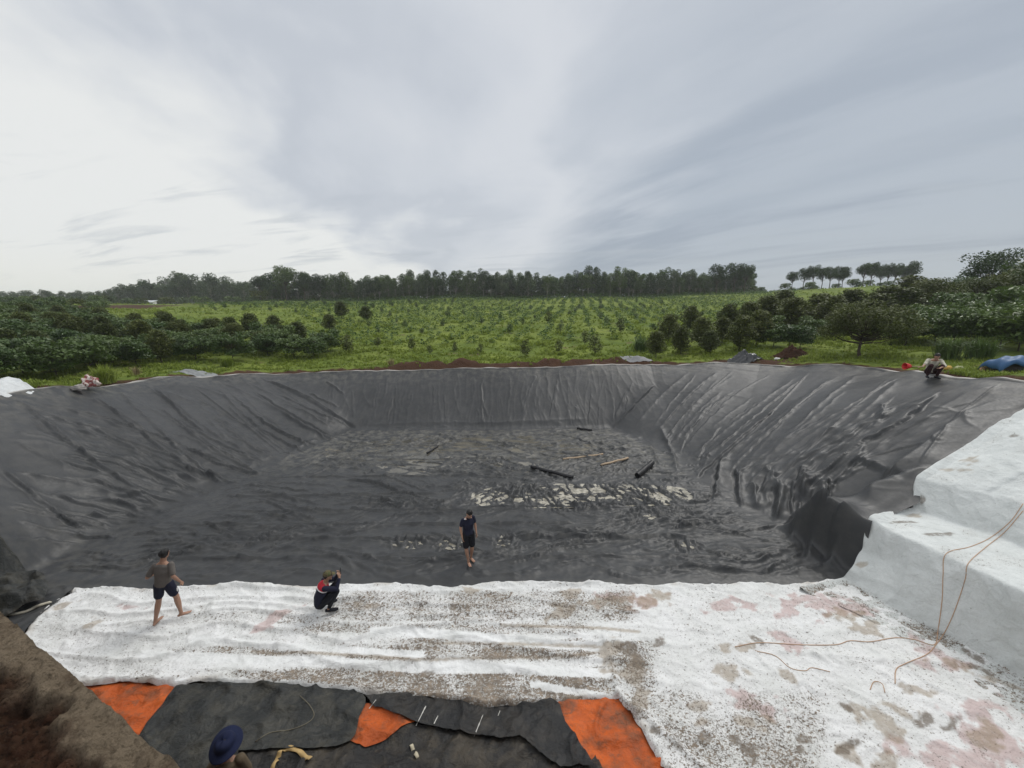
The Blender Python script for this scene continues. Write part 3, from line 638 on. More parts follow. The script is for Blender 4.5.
# white tick marks painted across the fold
TM = plain('white_paint', (.55, .54, .5), .8)
def tick(x0, y0, x1, y1, w):
    tk = MB()
    d = np.array([x1-x0, y1-y0], float); L = np.linalg.norm(d); d /= L; nrm = np.array([-d[1], d[0]])*w*.6; n = 9
    vs = []
    for i in range(n+1):
        p = np.array([x0, y0])+d*L*i/n; j = random.uniform(.25, 1.)
        for s in (-1, 1):
            q = hit(*(p+nrm*s*j)); vs.append(q+np.array([0, 0, .006]))
    tk.add(vs, [(2*i, 2*i+1, 2*i+3, 2*i+2) for i in range(n)]); tk.build('tick_mark', TM, parent=bpy.data.objects['folded_tarp'])
for q in ((376, 700, 369, 709, .9), (426, 706, 416, 726, 1.2), (438, 716, 434, 724, 1.), (483, 715, 474, 737, 1.2), (500, 711, 498, 716, 1.)): tick(*q)
# folded sheet lying in the near left corner
def bundle_h(x, y, d):
    b = base(x, y)[0]; c = P(22, 602); r = np.hypot((x-c[0])/2.2, (y-c[1])/1.0)
    return np.maximum(b, 0)+.09+.42*ss(1.15, .3, r)*(1+.3*fbm(x/.7, y/.5, 350, 3))+.07*ridge(x/.7, y/.5+.4*x, 352, 2)+.02*ridge(x/.3, y/.25, 354, 2)-.05*ss(.1, 0, d)
sheet('folded_liner_bundle', pl((-60, 560), (-20, 566), (10, 571), (35, 580), (48, 588), (52, 600), (48, 612), (30, 617), (10, 625), (-20, 640), (-80, 640)), .035, bundle_h, M['tarp2'], attrs=lambda x, y, z, d: {}, label='crumpled dark sheet heaped in the near left corner of the pond', category='liner bundle')
sheet('liner_offcut', pl((-10, 636), (20, 614), (45, 597), (60, 592), (78, 590), (66, 601), (52, 612), (40, 622), (28, 634), (20, 660)), .035, lambda x, y, d: th(.13, .7, 360)(x, y, d), M['liner'], attrs=lambda x, y, z, d: {'dust': d*0+.3, 'lip': d*0}, label='flat grey strip of liner between the crumpled heap and the white cloth', category='liner strip')
b = MB()
def surf_line(px, lift=.01, n=6, trees=None):
    return [hit(q[0], q[1], trees)+np.array([0, 0, lift]) for q in curve(px, n)]
b.tube(surf_line([(8, 616), (25, 613), (38, 607), (52, 603)], .03), [.01]+[.035]*17+[.01], 6)
b.build('white_rope', plain('dirty_white', (.55, .52, .42)), label='thick cream rope on the grey strip by the crumpled heap', category='rope')

# ---------------------------------------------------------------- dirt bank, lower left
A0 = np.array(RIM[17][:2]); B0 = np.array(RIM[16][:2]); dirn = (A0-B0)/np.linalg.norm(A0-B0); nrm = np.array([dirn[1], -dirn[0]])
if nrm@(np.array([0, 8.])-B0) < 0: nrm = -nrm       # towards the pond
ua = np.arange(-3.2, 8, .02); va = np.arange(-3.6, .6, .018); U, Vv = np.meshgrid(ua, va)
wig = .015*fbm(U/.8, U*0, 400, 3)
e = -(Vv-wig)                                         # distance inland of the edge
top = RIM[16][2]+(RIM[17][2]-RIM[16][2])*U/np.linalg.norm(A0-B0)
zt = top+.10*ss(0, .5, e)-.03*np.clip(e-.5, 0, 2)+.9*ss(.3, 2.4, e)*ss(1.5, -1.5, U)
pit = ss(.15, .32, e+.13*fbm(U/.6, Vv/.5, 401, 3))
zt = zt-.16*pit*(1-ss(1.9, 2.6, e))+pit*.13*fbm(U/.4, Vv/.4, 403, 4)+.02*fbm(U/.2, Vv/.2, 407, 4)-.03*ridge(U/.22, Vv/.16, 411, 4)*ss(0, .1, e)
clod = np.clip(gn(U/.13, Vv/.13, 415)-.1, 0, 1)*.06*(.15+pit)+np.clip(gn(U/.06, Vv/.06, 416)-.15, 0, 1)*.04*(.3+pit)-.02*np.clip(gn(U/.09, Vv/.07, 417)-.3, 0, 1); zt = zt+clod*1.6+.03*np.abs(fbm(U/.12, Vv/.12, 430, 3))
zt = np.where(e < 0, top+e*6.0+.08*fbm(U/.5, e*3, 418, 3), zt); zt = np.maximum(zt, -.3)
W = B0[None, None, :]+U[..., None]*dirn+Vv[..., None]*nrm
I = np.arange(U.size).reshape(U.shape); F = np.stack([I[:-1, :-1], I[:-1, 1:], I[1:, 1:], I[1:, :-1]], -1).reshape(-1, 4)
me = mesh_np('dirt_bank', np.concatenate([W, zt[..., None]], -1).reshape(-1, 3), F, {'pale': (1-pit).ravel()*.95})
obj('dirt_bank', me, M['bank'], kind='structure'); TREES.append(bvh(me))
# ---------------------------------------------------------------- vegetation
def leaves(C, L, W, up=.5, droop=0., rs=None):
    """one diamond per leaf around centres C"""
    n = len(C); r = rng
    nrm = r.normal(size=(n, 3)); nrm[:, 2] = np.abs(nrm[:, 2])+up*2; nrm /= np.linalg.norm(nrm, axis=1, keepdims=True)
    a = r.normal(size=(n, 3)); a[:, 2] -= droop; a -= (a*nrm).sum(1, keepdims=True)*nrm; a /= np.linalg.norm(a, axis=1, keepdims=True)+1e-9
    b = np.cross(nrm, a); l = (L*r.uniform(.6, 1.3, n))[:, None]/2; w = (W*r.uniform(.6, 1.3, n))[:, None]/2
    v = np.stack([C-a*l, C-b*w+a*l*.1, C+a*l, C+b*w+a*l*.1], 1).reshape(-1, 3)
    return v, np.arange(4*n).reshape(n, 4)
def clumps(cs, rs, n, shell=.55, flat=1.):
    i = rng.integers(0, len(cs), n) if not hasattr(n, '__len__') else n
    cs = np.array(cs); rs = np.array(rs); pr = rs**2/np.sum(rs**2); i = rng.choice(len(cs), n, p=pr)
    d = rng.normal(size=(n, 3)); d /= np.linalg.norm(d, axis=1, keepdims=True); rad = rng.uniform(shell**3, 1, n)**(1/3)
    return cs[i]+d*(rs[i]*rad)[:, None]*np.array([1, 1, flat])
def tree_meshes(name, h, cw, ch, nb, nleaf, L, W, trunk_r, clear, rmin=.5, rmax=.9, flat=.75, droop=0., shape='ball'):
    """trunk with limbs reaching each clump, and a crown of leaves"""
    t = MB(); top = np.array([random.uniform(-.04, .04)*h, random.uniform(-.04, .04)*h, clear+ch*.55])
    p0 = np.array([0, 0, -.4]); p1 = np.array([top[0]*.3, top[1]*.3+.02*h, clear*.6])
    t.tube([p0, np.array([0, 0, 0.05]), p1, top*np.array([.8, .8, .85]), top], [trunk_r*1.3, trunk_r, trunk_r*.8, trunk_r*.5, trunk_r*.3], 7)
    cs = []; rs = []
    for k in range(nb):
        f = (k+.5)/nb; ang = k*2.4+random.uniform(-.5, .5)
        if shape == 'cone': z = clear+ch*f; rr = cw/2*(1-f*.85)*random.uniform(.5, .85)
        elif shape == 'oval': z = clear+ch*(.12+.8*f); rr = cw/2*math.sin(math.pi*(.18+.74*f))*random.uniform(.35, .8)
        else: z = clear+ch*(.25+.6*random.random()); rr = cw/2*math.sqrt(max(.05, 1-((z-clear)/ch-.45)**2*2.6))*random.uniform(.3, .85)
        c = np.array([math.cos(ang)*rr+top[0]*f, math.sin(ang)*rr+top[1]*f, z]); cs.append(c); rs.append(random.uniform(rmin, rmax))
        s = np.array([top[0]*.5, top[1]*.5, clear*.7+(z-clear)*.45]); m_ = (s+c)/2+np.array([0, 0, -.06*h])
        if trunk_r > .015: t.tube([s, m_, c], [trunk_r*.38, trunk_r*.25, trunk_r*.1], 5)
    C = clumps(cs, rs, nleaf, flat=flat); C[:, 2] = np.maximum(C[:, 2], .05)
    v, f = leaves(C, L, W, .4, droop)
    return t.mesh('trunk'), mesh_np(name, v, f, smooth=False)
GROUPS = {}
def plant(kind, label, cat, group, trunk_me, crown_me, mt, mc, loc, rz, sc, crown='crown'):
    r = thing(kind, label, cat, loc, rz, group); r.scale = sc
    obj('trunk', trunk_me, M[mt], r); obj(crown, crown_me, M[mc], r); return r
def atpx(px, dist, dz=0.):
    x = (px-512)/FOC*dist; z = T(x, dist); x = (px-512)/FOC*(dist*cp-(z-CAMZ)*sp); return (x, dist, T(x, dist)+dz)
V = {}
V['rubber'] = [tree_meshes('crown', 11.5, 5.0, 9.6, 26, 2300, .5, .26, .13, 1.3, .5, 1.3, .95, shape=random.choice(('oval', 'ball'))) for _ in range(9)]
V['far'] = [tree_meshes('crown', 11, 6.5, 9.5, 24, 1900, .55, .28, .14, 1.2, .6, 1.5, .85, shape='oval') for _ in range(6)]
V['lone'] = [tree_meshes('crown', 8, 4.4, 4.6, 19, 3400, .36, .2, .16, random.uniform(2.2, 3.4), .6, 1.35, .85) for _ in range(4)]
V['coffee'] = [tree_meshes('crown', 2, 2.3, 1.75, 30, 2600, .19, .085, .03, .1, .3, .5, .42, 1.2) for _ in range(5)]
V['durian'] = [tree_meshes('crown', 3, 1.9, 2.5, 26, 3600, .19, .085, .04, .25, .28, .48, .8, .8, 'oval') for _ in range(4)]
V['sapling'] = [tree_meshes('crown', 1.4, 1.0, 1.25, 14, 620, .16, .07, .02, .12, .15, .3, .8, .5, 'oval') for _ in range(4)]
V['big'] = [tree_meshes('crown', 4.4, 6.4, 3.6, 50, 15000, .18, .085, .12, .75, .5, .85, .7, .8)]
V['broad'] = [tree_meshes('crown', 6, 5.4, 4.8, 30, 5000, .24, .12, .12, 1.0, .7, 1.1, .7, .6) for _ in range(3)]
V['distbush'] = [tree_meshes('crown', 1.6, 2.4, 1.4, 9, 500, .3, .16, .02, .05, .45, .7, .6, .6) for _ in range(3)]
def place(kind, v, label, cat, group, px, dist, s, mt='bark', mc='shrub', sz=1., dz=0., crown='crown'):
    tm, cm = random.choice(V[v]); x, y, z = atpx(px, dist, dz); k = s*random.uniform(.92, 1.08)
    return plant(kind, label, cat, group, tm, cm, mt, mc, (x, y, z), random.uniform(0, 6.28), (k, k, k*sz), crown)
# plantation along the crest, three rows deep
for row, (dist, n) in enumerate(((146, 64), (152, 60), (159, 58), (167, 52))):
    for k in range(n):
        px = 262+(752-262)*(k+random.uniform(.15, .85))/n; edge = .93+.13*gn(np.array([px/37.]), np.array([row*.2]), 77)[0]
        place('plantation_tree', 'rubber', 'slim pale-trunked tree in the dense row along the hilltop', 'tree', 'plantation trees along the hilltop', px, dist+random.uniform(-2, 2), .93*edge*random.choice((.8, .92, 1.0, 1.0, 1.14)), 'palebark', random.choice(('rubber', 'rubber', 'farleaf', 'darkleaf')))
for px, d_, s in ((287, 140, 1.5), (262, 138, 1.1), (305, 142, 1.25), (275, 150, 1.3), (320, 146, 1.15)):
    plant('hilltop_tree', 'tall rounded tree at the left end of the hilltop plantation', 'tree', 'tall trees ending the hilltop row', *random.choice(V['lone']), 'bark', 'darkleaf' if px != 287 else 'rubber', atpx(px, d_), random.uniform(0, 6), (s*1.1, s*1.1, s*1.15))
for px, d_, s in ((716, 140, 1.25), (744, 139, 1.2), (733, 141, 1.3)):
    plant('hilltop_tree', 'tall dark rounded tree at the right end of the hilltop plantation', 'tree', 'dark trees at the right end of the hilltop row', *random.choice(V['lone']), 'bark', 'darkleaf', atpx(px, d_), random.uniform(0, 6), (s, s, s*1.1))
# left skyline, farther off
for row, (dist, n) in enumerate(((180, 44), (196, 42), (214, 38))):
    for k in range(n):
        px = -20+(285)*(k+random.random())/n; hh = np.interp(px, [-20, 60, 120, 150, 185, 230, 262], [.86, .8, .95, 1.2, 1.42, 1.25, .95])*(1+row*.05)*random.uniform(.8, 1.12)
        place('distant_tree', 'far', 'hazy feathery tree in the far belt behind the left orchard', 'tree', 'distant trees on the left skyline', px, dist+random.uniform(-4, 4), hh, 'palebark', 'farleaf')
for k in range(34):
    px = random.uniform(-10, 290); d_ = random.uniform(120, 165)
    plant('distant_shrub', 'small far shrub below the left skyline trees', 'shrub', 'far shrubs below the left tree belt', *random.choice(V['distbush']), 'bark', random.choice(['rubber', 'durian', 'farleaf']), atpx(px, d_), random.uniform(0, 6), (random.uniform(1.4, 2.6),)*3)
# umbrella crowned trees on the right crest
for px, s in ((791, .82), (803, .95), (812, 1.0), (821, .95), (829, .9), (838, .95), (842, .9), (862, 1.05), (870, 1.1), (879, 1.0), (886, .95), (893, 1.05), (901, 1.0), (909, 1.1)):
    plant('crest_tree', 'round-crowned tree with a bare trunk standing against the sky on the right crest', 'tree', 'round-crowned trees on the right crest', *random.choice(V['lone']), 'bark', 'darkleaf', atpx(px, 128+random.uniform(-3, 3)), random.uniform(0, 6), (s*.86, s*.86, s*1.0))
for k in range(250):
    plant('understorey_shrub', 'low shrub at the foot of the hilltop plantation trees', 'shrub', 'low shrubs under the hilltop plantation', *random.choice(V['distbush']), 'bark', random.choice(['shrub', 'rubber', 'durian']), atpx(252+508*(k+random.random())/250, random.uniform(148, 158)), random.uniform(0, 6), (random.uniform(1.5, 2.3),)*3)
for k in range(16):
    plant('crest_shrub', 'low shrub on the ridge under the round-crowned trees', 'shrub', 'low shrubs along the right crest', *random.choice(V['distbush']), 'bark', 'shrub', atpx(random.uniform(760, 940), random.uniform(118, 140)), 0, (random.uniform(1., 1.8),)*3)
# coffee plantation on the left
def scatter(n, pr, dr, mind, used):
    out = []; tries = 0
    while len(out) < n and tries < n*60:
        tries += 1; d_ = 1/random.uniform(1/dr[1], 1/dr[0]); px = random.uniform(*pr); x = (px-512)/FOC*d_
        if all((x-a)**2+(d_-b_)**2 > mind**2 for a, b_ in used): used.append((x, d_)); out.append((px, d_))
    return out
used = []
def rimfront(px):      # distance at which this direction crosses the rim
    u = (px-512)/FOC
    ds = np.linspace(8, 40, 400); _, ins, _, _ = polydist(u*ds, ds, RIMP); return ds[np.nonzero(ins)[0][-1]] if ins.any() else 8
for px, d_ in scatter(250, (-40, 330), (16.5, 70), 1.4, used):
    if d_ < rimfront(px)+(2.6 if px < 60 else 3.6) or (px > 235 and d_ < 30+.0*px and random.random() < .8) or d_ > np.interp(px, [60, 110, 330], [62, 40, 34]): continue
    tall = 1.0 if d_ > 26 else .92
    kd = 'coffee' if random.random() < .68 else 'durian'
    tm, cm = random.choice(V[kd])
    if kd == 'coffee': plant('coffee_bush', 'dark glossy-leaved bush in the plantation left of the pond', 'bush', 'coffee bushes left of the pond', tm, cm, 'bark', 'coffee', atpx(px, d_), random.uniform(0, 6), (tall*random.uniform(.95, 1.3),)*3)
    else: plant('olive_tree', 'olive-green upright young tree among the dark bushes left of the pond', 'tree', 'young olive-green trees left of the pond', tm, cm, 'bark', 'durian', atpx(px, d_), random.uniform(0, 6), (tall*random.uniform(.75, .95),)*3)
for px, d_ in scatter(75, (-30, 330), (62, 125), 3.2, used):
    if px > 105: continue
    plant('distant_shrub', 'rounded shrub in the middle distance behind the left plantation', 'shrub', 'middle distance shrubs on the left', *random.choice(V['distbush']), 'bark', random.choice(['coffee', 'durian', 'shrub', 'rubber']), atpx(px, d_), random.uniform(0, 6), (random.uniform(.9, 1.5),)*3)
# saplings in lines up the slope
for px, d_, s in ((525, 31.5, 1.0), (559, 32.5, .75), (595, 31.5, 1.2), (480, 33, .6), (455, 34, .55), (430, 33, .5), (412, 35, .8), (378, 36, .7), (347, 33, 1.25), (316, 34, 1.0), (300, 38, 1.3), (585, 36, .9), (620, 42, 1.1), (548, 52, 1.)):
    place('sapling', 'sapling', 'young fruit tree growing just behind the far rim', 'sapling', 'young fruit trees behind the far rim', px, d_, s*1.05, 'bark', 'durian')
for px, d_, s, v_ in ((236, 34, 1.0, 'durian'), (262, 33, .8, 'durian'), (283, 35, .95, 'durian'), (298, 37, 1.0, 'durian'), (250, 40, 1.1, 'durian'), (330, 46, 1.0, 'durian'), (275, 42, 1., 'durian'), (218, 36, 1., 'durian'), (366, 60, 1.1, 'durian'), (342, 62, 1.3, 'durian')):
    plant('olive_tree', 'dense olive-green young tree on the bright grass left of centre behind the rim', 'tree', 'olive-green trees left of centre', *random.choice(V[v_]), 'bark', 'durian', atpx(px, d_), random.uniform(0, 6), (s*.95, s*.95, s*.75))
rows = []
for i in range(-24, 22):
    for j in range(14):
        x = i*5.2+1.6*j+random.uniform(-.5, .5); y = 44+j*7.2+random.uniform(-.6, .6); px = 512+FOC*x/y
        if 215 < px < 800 and not (px < 330 and y < 70) and random.random() < .85 and len(rows) < 240: rows.append((px, y))
for px, y in rows: place('field_sapling', 'sapling', 'small sapling planted in the rows on the bright green hillside', 'sapling', 'saplings in rows on the hillside', px, y, random.uniform(.5, 1.0), 'bark', random.choice(['shrub', 'rubber', 'shrub']), sz=.8)
# bushes right of the far corner
for px, d_, s, kd in ((655, 30.5, .85, 'durian'), (668, 36, 1., 'durian'), (680, 31, .9, 'durian'), (700, 33, 1., 'durian'), (708, 30, .75, 'durian'), (722, 34, .9, 'durian'), (738, 30.5, 1.1, 'durian'), (755, 32, 1.15, 'durian'), (728, 38, 1.2, 'durian'), (745, 40, 1.2, 'durian'), (690, 40, 1.1, 'durian')):
    plant('olive_tree', 'dense olive-green young tree beyond the far right corner of the pond', 'tree', 'olive-green trees beyond the right corner', *random.choice(V[kd]), 'bark', 'durian', atpx(px, d_), random.uniform(0, 6), (s*1.05, s*1.05, s*.92))
tm, cm = V['big'][0]
plant('fruit_tree', 'wide olive-brown fruit tree on a short dark trunk on the grass right of centre', 'tree', None, tm, cm, 'bark', 'durian', atpx(859, 24.6), .6, (.86, .86, .84))
for px, d_, s in ((773, 31, 1.05), (789, 30, 1.0), (800, 29.5, .95), (812, 33, 1.1), (905, 27, 1.2), (912, 29, 1.3), (935, 26, 1.35), (955, 27, 1.5), (975, 24.5, 1.3), (1000, 23.5, 1.45), (1018, 22, 1.5), (1045, 21, 1.5), (920, 33, 1.3), (985, 30, 1.9), (890, 31, 1.1), (948, 33, 1.7), (1010, 28, 1.9), (1030, 25, 1.6), (768, 36, 1.1), (1060, 24, 1.9)):
    plant('coffee_bush', 'glossy dark bush with pale leaf glints on the right behind the rim', 'bush', 'glossy bushes right of the pond', *random.choice(V['coffee']), 'bark', 'coffee', atpx(px, d_), random.uniform(0, 6), (s, s, s*1.05))
for px, d_, s in ((790, 38, 1.5), (815, 42, 1.6), (765, 44, 1.5), (845, 45, 1.7), (880, 44, 1.8), (900, 40, 1.7), (925, 44, 2.), (830, 36, 1.5), (870, 37, 1.5), (782, 50, 1.6), (905, 50, 2.0)):
    plant('olive_tree', 'tall olive-green tree behind the glossy bushes on the right slope', 'tree', 'olive-green trees on the right slope', *random.choice(V['durian']), 'bark', 'durian', atpx(px, d_), random.uniform(0, 6), (s*1.15, s*1.15, s*.82))
for px, d_, s, mc in ((938, 40, .92, 'durian'), (960, 42, .9, 'shrub'), (985, 46, 1.35, 'darkleaf'), (1012, 36, 1.0, 'durian'), (1032, 33, 1.15, 'durian'), (972, 36, .85, 'durian'), (1050, 30, 1.2, 'shrub'), (1000, 50, 1.1, 'darkleaf')):
    lab = 'large spreading dark tree rising above the thicket against the sky at far right' if (px, mc) == (985, 'darkleaf') else 'leafy tree in the thicket at the far right edge'
    plant('broadleaf_tree', lab, 'tree', None if px == 985 else 'leafy trees in the right thicket', *random.choice(V['broad']), 'bark', mc, atpx(px, d_), random.uniform(0, 6), (s*.9, s*.9, s*.9))

# grasses: one mass of tufts (stuff), bigger clumps as things
def tuftmesh(pts, hs, nb, w=.02, spread=.5, bs=1.):
    n = len(pts); N = n*nb; base_ = np.repeat(pts, nb, 0)+np.concatenate([rng.normal(0, .5, (N, 2))*np.repeat(hs, nb)[:, None]*spread*.5*bs, np.zeros((N, 1))], 1)
    h = np.repeat(hs, nb)*rng.uniform(.5, 1.15, N); a = rng.uniform(0, 6.283, N); lean = rng.uniform(.1, spread, N)*h
    dx = np.cos(a); dy = np.sin(a); wx = -dy*w*h*2; wy = dx*w*h*2
    m_ = base_+np.stack([dx*lean*.35, dy*lean*.35, h*.62], 1); tp = base_+np.stack([dx*lean, dy*lean, h*(1-.5*(lean/h)**2)], 1)
    o1 = np.stack([wx, wy, 0*wx], 1)
    v = np.stack([base_-o1, base_+o1, m_+o1*.8, m_-o1*.8, tp, tp], 1)
    v[:, 5] += o1*.15
    v = v.reshape(-1, 3); k = np.arange(N)*6
    f = np.concatenate([np.stack([k, k+1, k+2, k+3], 1), np.stack([k+3, k+2, k+5, k+4], 1)]); return v, f
def field_pts(n, pr, dr):
    d_ = 1/rng.uniform(1/dr[1], 1/dr[0], n); px = rng.uniform(*pr, n); x = (px-512)/FOC*d_; return px, x, d_
px, x, y = field_pts(30000, (-40, 1080), (24, 165))
den = fbm(x/6, y/6, 500, 3); keep = (den > -.45); _, ins, _, _ = polydist(x, y, RIMP); dd, _, _, _ = polydist(x, y, RIMP); keep &= (~ins) & (dd > 1.4)
sf = np.zeros(len(x))
for (p_, dist, rx, ry) in SOILP:
    cx = (p_-512)/FOC*dist; sf = np.maximum(sf, np.exp(-((x-cx)/rx)**2-((y-dist)/ry)**2))
keep &= (sf < .45); x = x[keep]; y = y[keep]
pts = np.stack([x, y, terrain(x, y)-.03], 1); hs = (.24+.26*np.clip(fbm(x/2.2, y/2.2, 505, 3), -.5, 1))*np.interp(y, [25, 60, 160], [.8, 1.15, 1.9])
v, f = tuftmesh(pts, hs, 11, .07, .9); obj('field_grass', mesh_np('field_grass', v, f, smooth=False), M['grass'], kind='stuff')
# low planting in contour rows up the slope, too many to count
cs = []; hr_ = []
for j in range(44):
    yr = 38+j*2.5
    for i in range(int(yr*1.9/2.4)):
        x_ = -yr*.80+i*2.4*1.0+random.uniform(-.35, .35); y_ = yr+.9*math.sin(x_*.07+j*.3)+random.uniform(-.25, .25)
        if x_ > yr*.72 or x_ < -.55*yr and y_ < 80: continue
        if max(math.exp(-((x_-(p_-512)/FOC*q_)/rx)**2-((y_-q_)/ry)**2) for p_, q_, rx, ry in SOILP) > .4: continue
        if random.random() < .9: cs.append((x_, y_)); hr_.append(random.uniform(.32, .62))
for k in range(650):
    d_ = random.uniform(143, 151); cs.append(((250+510*random.random()-512)/FOC*d_*.99, d_)); hr_.append(random.uniform(.8, 1.3))
cs = np.array(cs); hr_ = np.array(hr_); nl = 46; C = np.repeat(np.column_stack([cs, terrain(cs[:, 0], cs[:, 1])+hr_*.45]), nl, 0); q_ = rng.normal(size=C.shape); q_ /= np.linalg.norm(q_, axis=1, keepdims=True)
hh_ = np.repeat(hr_, nl); C = C+q_*(hh_*rng.uniform(.5, 1, len(C)))[:, None]*np.array([1.15, 1.15, .9]); v, f = leaves(C, .42*hh_+.1, .2*hh_+.05, .4, .3)
obj('low_planting', mesh_np('low_planting', v, f, smooth=False), leaf('planting_leaves', (.06, .115, .025), (.15, .21, .05), .55, .25), kind='stuff')
# verge close to the rim
px, x, y = field_pts(26000, (-60, 1100), (12, 33)); dd, ins, _, _ = polydist(x, y, RIMP)
den = fbm(x/1.4, y/1.4, 510, 3); keep = (~ins) & (dd > .55+.5*(den < 0)) & (dd < 6) & (den > -.35); cx = 18.6
keep &= ~((np.abs(x-18.6) < 2.6) & (np.abs(y-25.8) < .9)); x = x[keep]; y = y[keep]
pts = np.stack([x, y, terrain(x, y)-.02], 1); hs = .12+.12*rng.random(len(x))+.1*np.clip(fbm(x/2, y/2, 515, 2), 0, 1)
v, f = tuftmesh(pts, hs, 10, .045, .8); obj('verge_grass', mesh_np('verge_grass', v, f, smooth=False), M['grass'], kind='stuff')
def clump(name, label, px, dist, h, nb, mat, group=None, cat='grass clump', spread=.8, w=.012, loc=None):
    v, f = tuftmesh(np.zeros((1, 3)), np.array([h]), nb, w, spread, .6); p = loc if loc is not None else atpx(px, dist, -.03)
    return obj(name, mesh_np(name, v, f, smooth=False), M[mat], label=label, category=cat, group=group), p
for i, (px, d_, h, lab) in enumerate(((946, 21.5, 1.35, 'tall arching grass clump directly behind the man crouching on the rim'), (978, 20.5, 1.3, 'tall arching grass clump between the crouching man and the blue tarpaulin'),
                          (106, 19.0, .95, 'bright green grass clump behind the torn sack on the left rim'), (228, 26.5, .8, 'bright green grass clump on the left part of the far rim'), (640, 33, 1.3, 'light green tall grass clump beside the olive trees at the far right corner'))):
    o, p = clump('grass_clump', lab, px, d_, h, 420, 'tallgrass' if i not in (2, 3) else 'grass', spread=1.0, w=.009); o.location = p
o, p = clump('straw_heap', 'pale dry straw heap beside the blue tarpaulin on the right rim', 992, 16.6, .5, 260, 'straw', cat='straw heap', spread=1.2, w=.02); o.location = (p[0], p[1], p[2]+.02)
for px, d_, lab in ((137, 21.8, 'dry pale stalks sticking up on the left rim beyond the torn sack'), (391, 28.2, 'dry pale stalks on the far rim near the middle')):
    o, p = clump('dry_stalks', lab, px, d_, .55, 60, 'straw', cat='dry stalks', spread=.9, w=.02); o.location = p

# ---------------------------------------------------------------- loose things
def tubeobj(name, pxs, rad, mat, label, cat, lift=0., n=10, taper=False, group=None, hollow=False):
    pts = [hit(*q) for q in pxs]; pts = [p+np.array([0, 0, rad+lift]) for p in pts]; a, b_ = pts[0], pts[-1]
    P_ = [a+(b_-a)*t for t in np.linspace(0, 1, 9)]
    P_ = [p+np.array([0, 0, .012*math.sin(i*1.7)]) for i, p in enumerate(P_)]
    m_ = MB(); m_.tube(P_, [rad]*9, n, cap=not hollow)
    if hollow: m_.tube(P_[::-1], [rad*.86]*9, n, cap=False)
    return m_.build(name, mat, label=label, category=cat, group=group)
blk = plain('black_pipe', (.02, .02, .022), .45, .2); wood = plain('pale_wood', (.42, .32, .22), .8, .3, 14)
tubeobj('pipe', [(531, 468), (573, 479)], .075, blk, 'long black pipe lying on the pond floor left of the wooden poles', 'pipe', hollow=True)
tubeobj('pipe', [(637, 478), (652, 465)], .12, blk, 'short thick black pipe at the foot of the right slope', 'pipe', hollow=True)
tubeobj('wooden_pole', [(563, 460), (603, 455)], .045, wood, 'longer pale wooden pole lying flat on the far pond floor', 'pole')
tubeobj('wooden_pole', [(601, 466), (628, 459)], .05, wood, 'shorter pale wooden pole next to the thick black pipe', 'pole')
tubeobj('pipe', [(427, 454), (438, 447)], .05, blk, 'small black pipe alone on the far left pond floor', 'pipe')
tubeobj('pipe', [(577, 429), (592, 431)], .06, blk, 'thin black pipe against the foot of the far slope', 'pipe')
def crumple(name, c, r, mat, label, cat, seed, folds=.3, n=26):
    b_ = MB(); rr = np.random.default_rng(seed); ph = rr.random(8)*6
    def fn(q):
        k = 1+folds*(.5*math.sin(5*q[0]+ph[0]+3*q[2])+.4*math.sin(7*q[1]+ph[1]+2*q[0])+.35*math.sin(11*q[2]+ph[2]+5*q[1])+.25*math.sin(15*q[0]+9*q[1]+ph[3]))
        q = q*k; q[2] = max(q[2], -.25); return q
    b_.ell(c, r, n, n*2//3, fn=fn); return b_.build(name, mat, label=label, category=cat)
redsack = NT('sack_cloth', .9, .1); redsack.col(redsack.mix(redsack.rng(redsack.noise(5, 4), .45, .52), (.62, .55, .5), (.22, .07, .065))); redsack = redsack.m
p = hit(86, 390); s_ = crumple('torn_sack', (0, 0, .18), (.3, .26, .36), redsack, 'torn white and dark red sack slumped on the left rim', 'sack', 3, .35); s_.location = p+np.array([0, .25, .05])
p = hit(73, 392); s_ = crumple('grey_sack', (0, 0, .08), (.28, .2, .16), plain('greycloth', (.28, .26, .24)), 'small grey sack on the rim just left of the torn red and white one', 'sack', 5); s_.location = p+np.array([0, .25, .02])
# pale sheet lying on the left rim
pt = [P(*q, 4.15)[:2] for q in ((-30, 388), (0, 387), (20, 386.6), (36, 389), (34, 393), (22, 392), (10, 396), (-30, 398))]
sheet('pale_sheet', pt, .05, lambda x, y, d: terrain(x, y)+.16+.22*fbm(x/.7, y/.5, 620, 3)*ss(0, .3, d)+.1*ss(0, .3, d), plain('pale_plastic', (.6, .62, .62), .5), label='crumpled pale plastic sheet on the rim at the far left edge', category='plastic sheet')
# dark offcut heap on the far right corner
def heap(px, dist, w, dpt, h, mat, name, label, cat, seed, rot=0):
    x0, y0, z0 = atpx(px, dist); n = 40; u = np.linspace(-1, 1, n); U_, V_ = np.meshgrid(u, u); r = np.hypot(U_, V_*1.0)
    hz = h*ss(1.05, .1, r)*(1+.6*fbm(U_*2, V_*2, seed, 3))+.25*h*ridge(U_*2.5, V_*2, seed+3, 2); hz = hz*ss(1.4, .9, r)-.05
    X_ = x0+(U_*math.cos(rot)-V_*math.sin(rot))*w; Y_ = y0+(U_*math.sin(rot)+V_*math.cos(rot))*dpt
    Z_ = terrain(X_, Y_)+hz+.06; I_ = np.arange(n*n).reshape(n, n)
    me = mesh_np(name, np.stack([X_, Y_, Z_], -1).reshape(-1, 3), np.stack([I_[:-1, :-1], I_[:-1, 1:], I_[1:, 1:], I_[1:, :-1]], -1)[(r[:-1, :-1] < 1.05)].reshape(-1, 4))
    return obj(name, me, mat, label=label, category=cat)
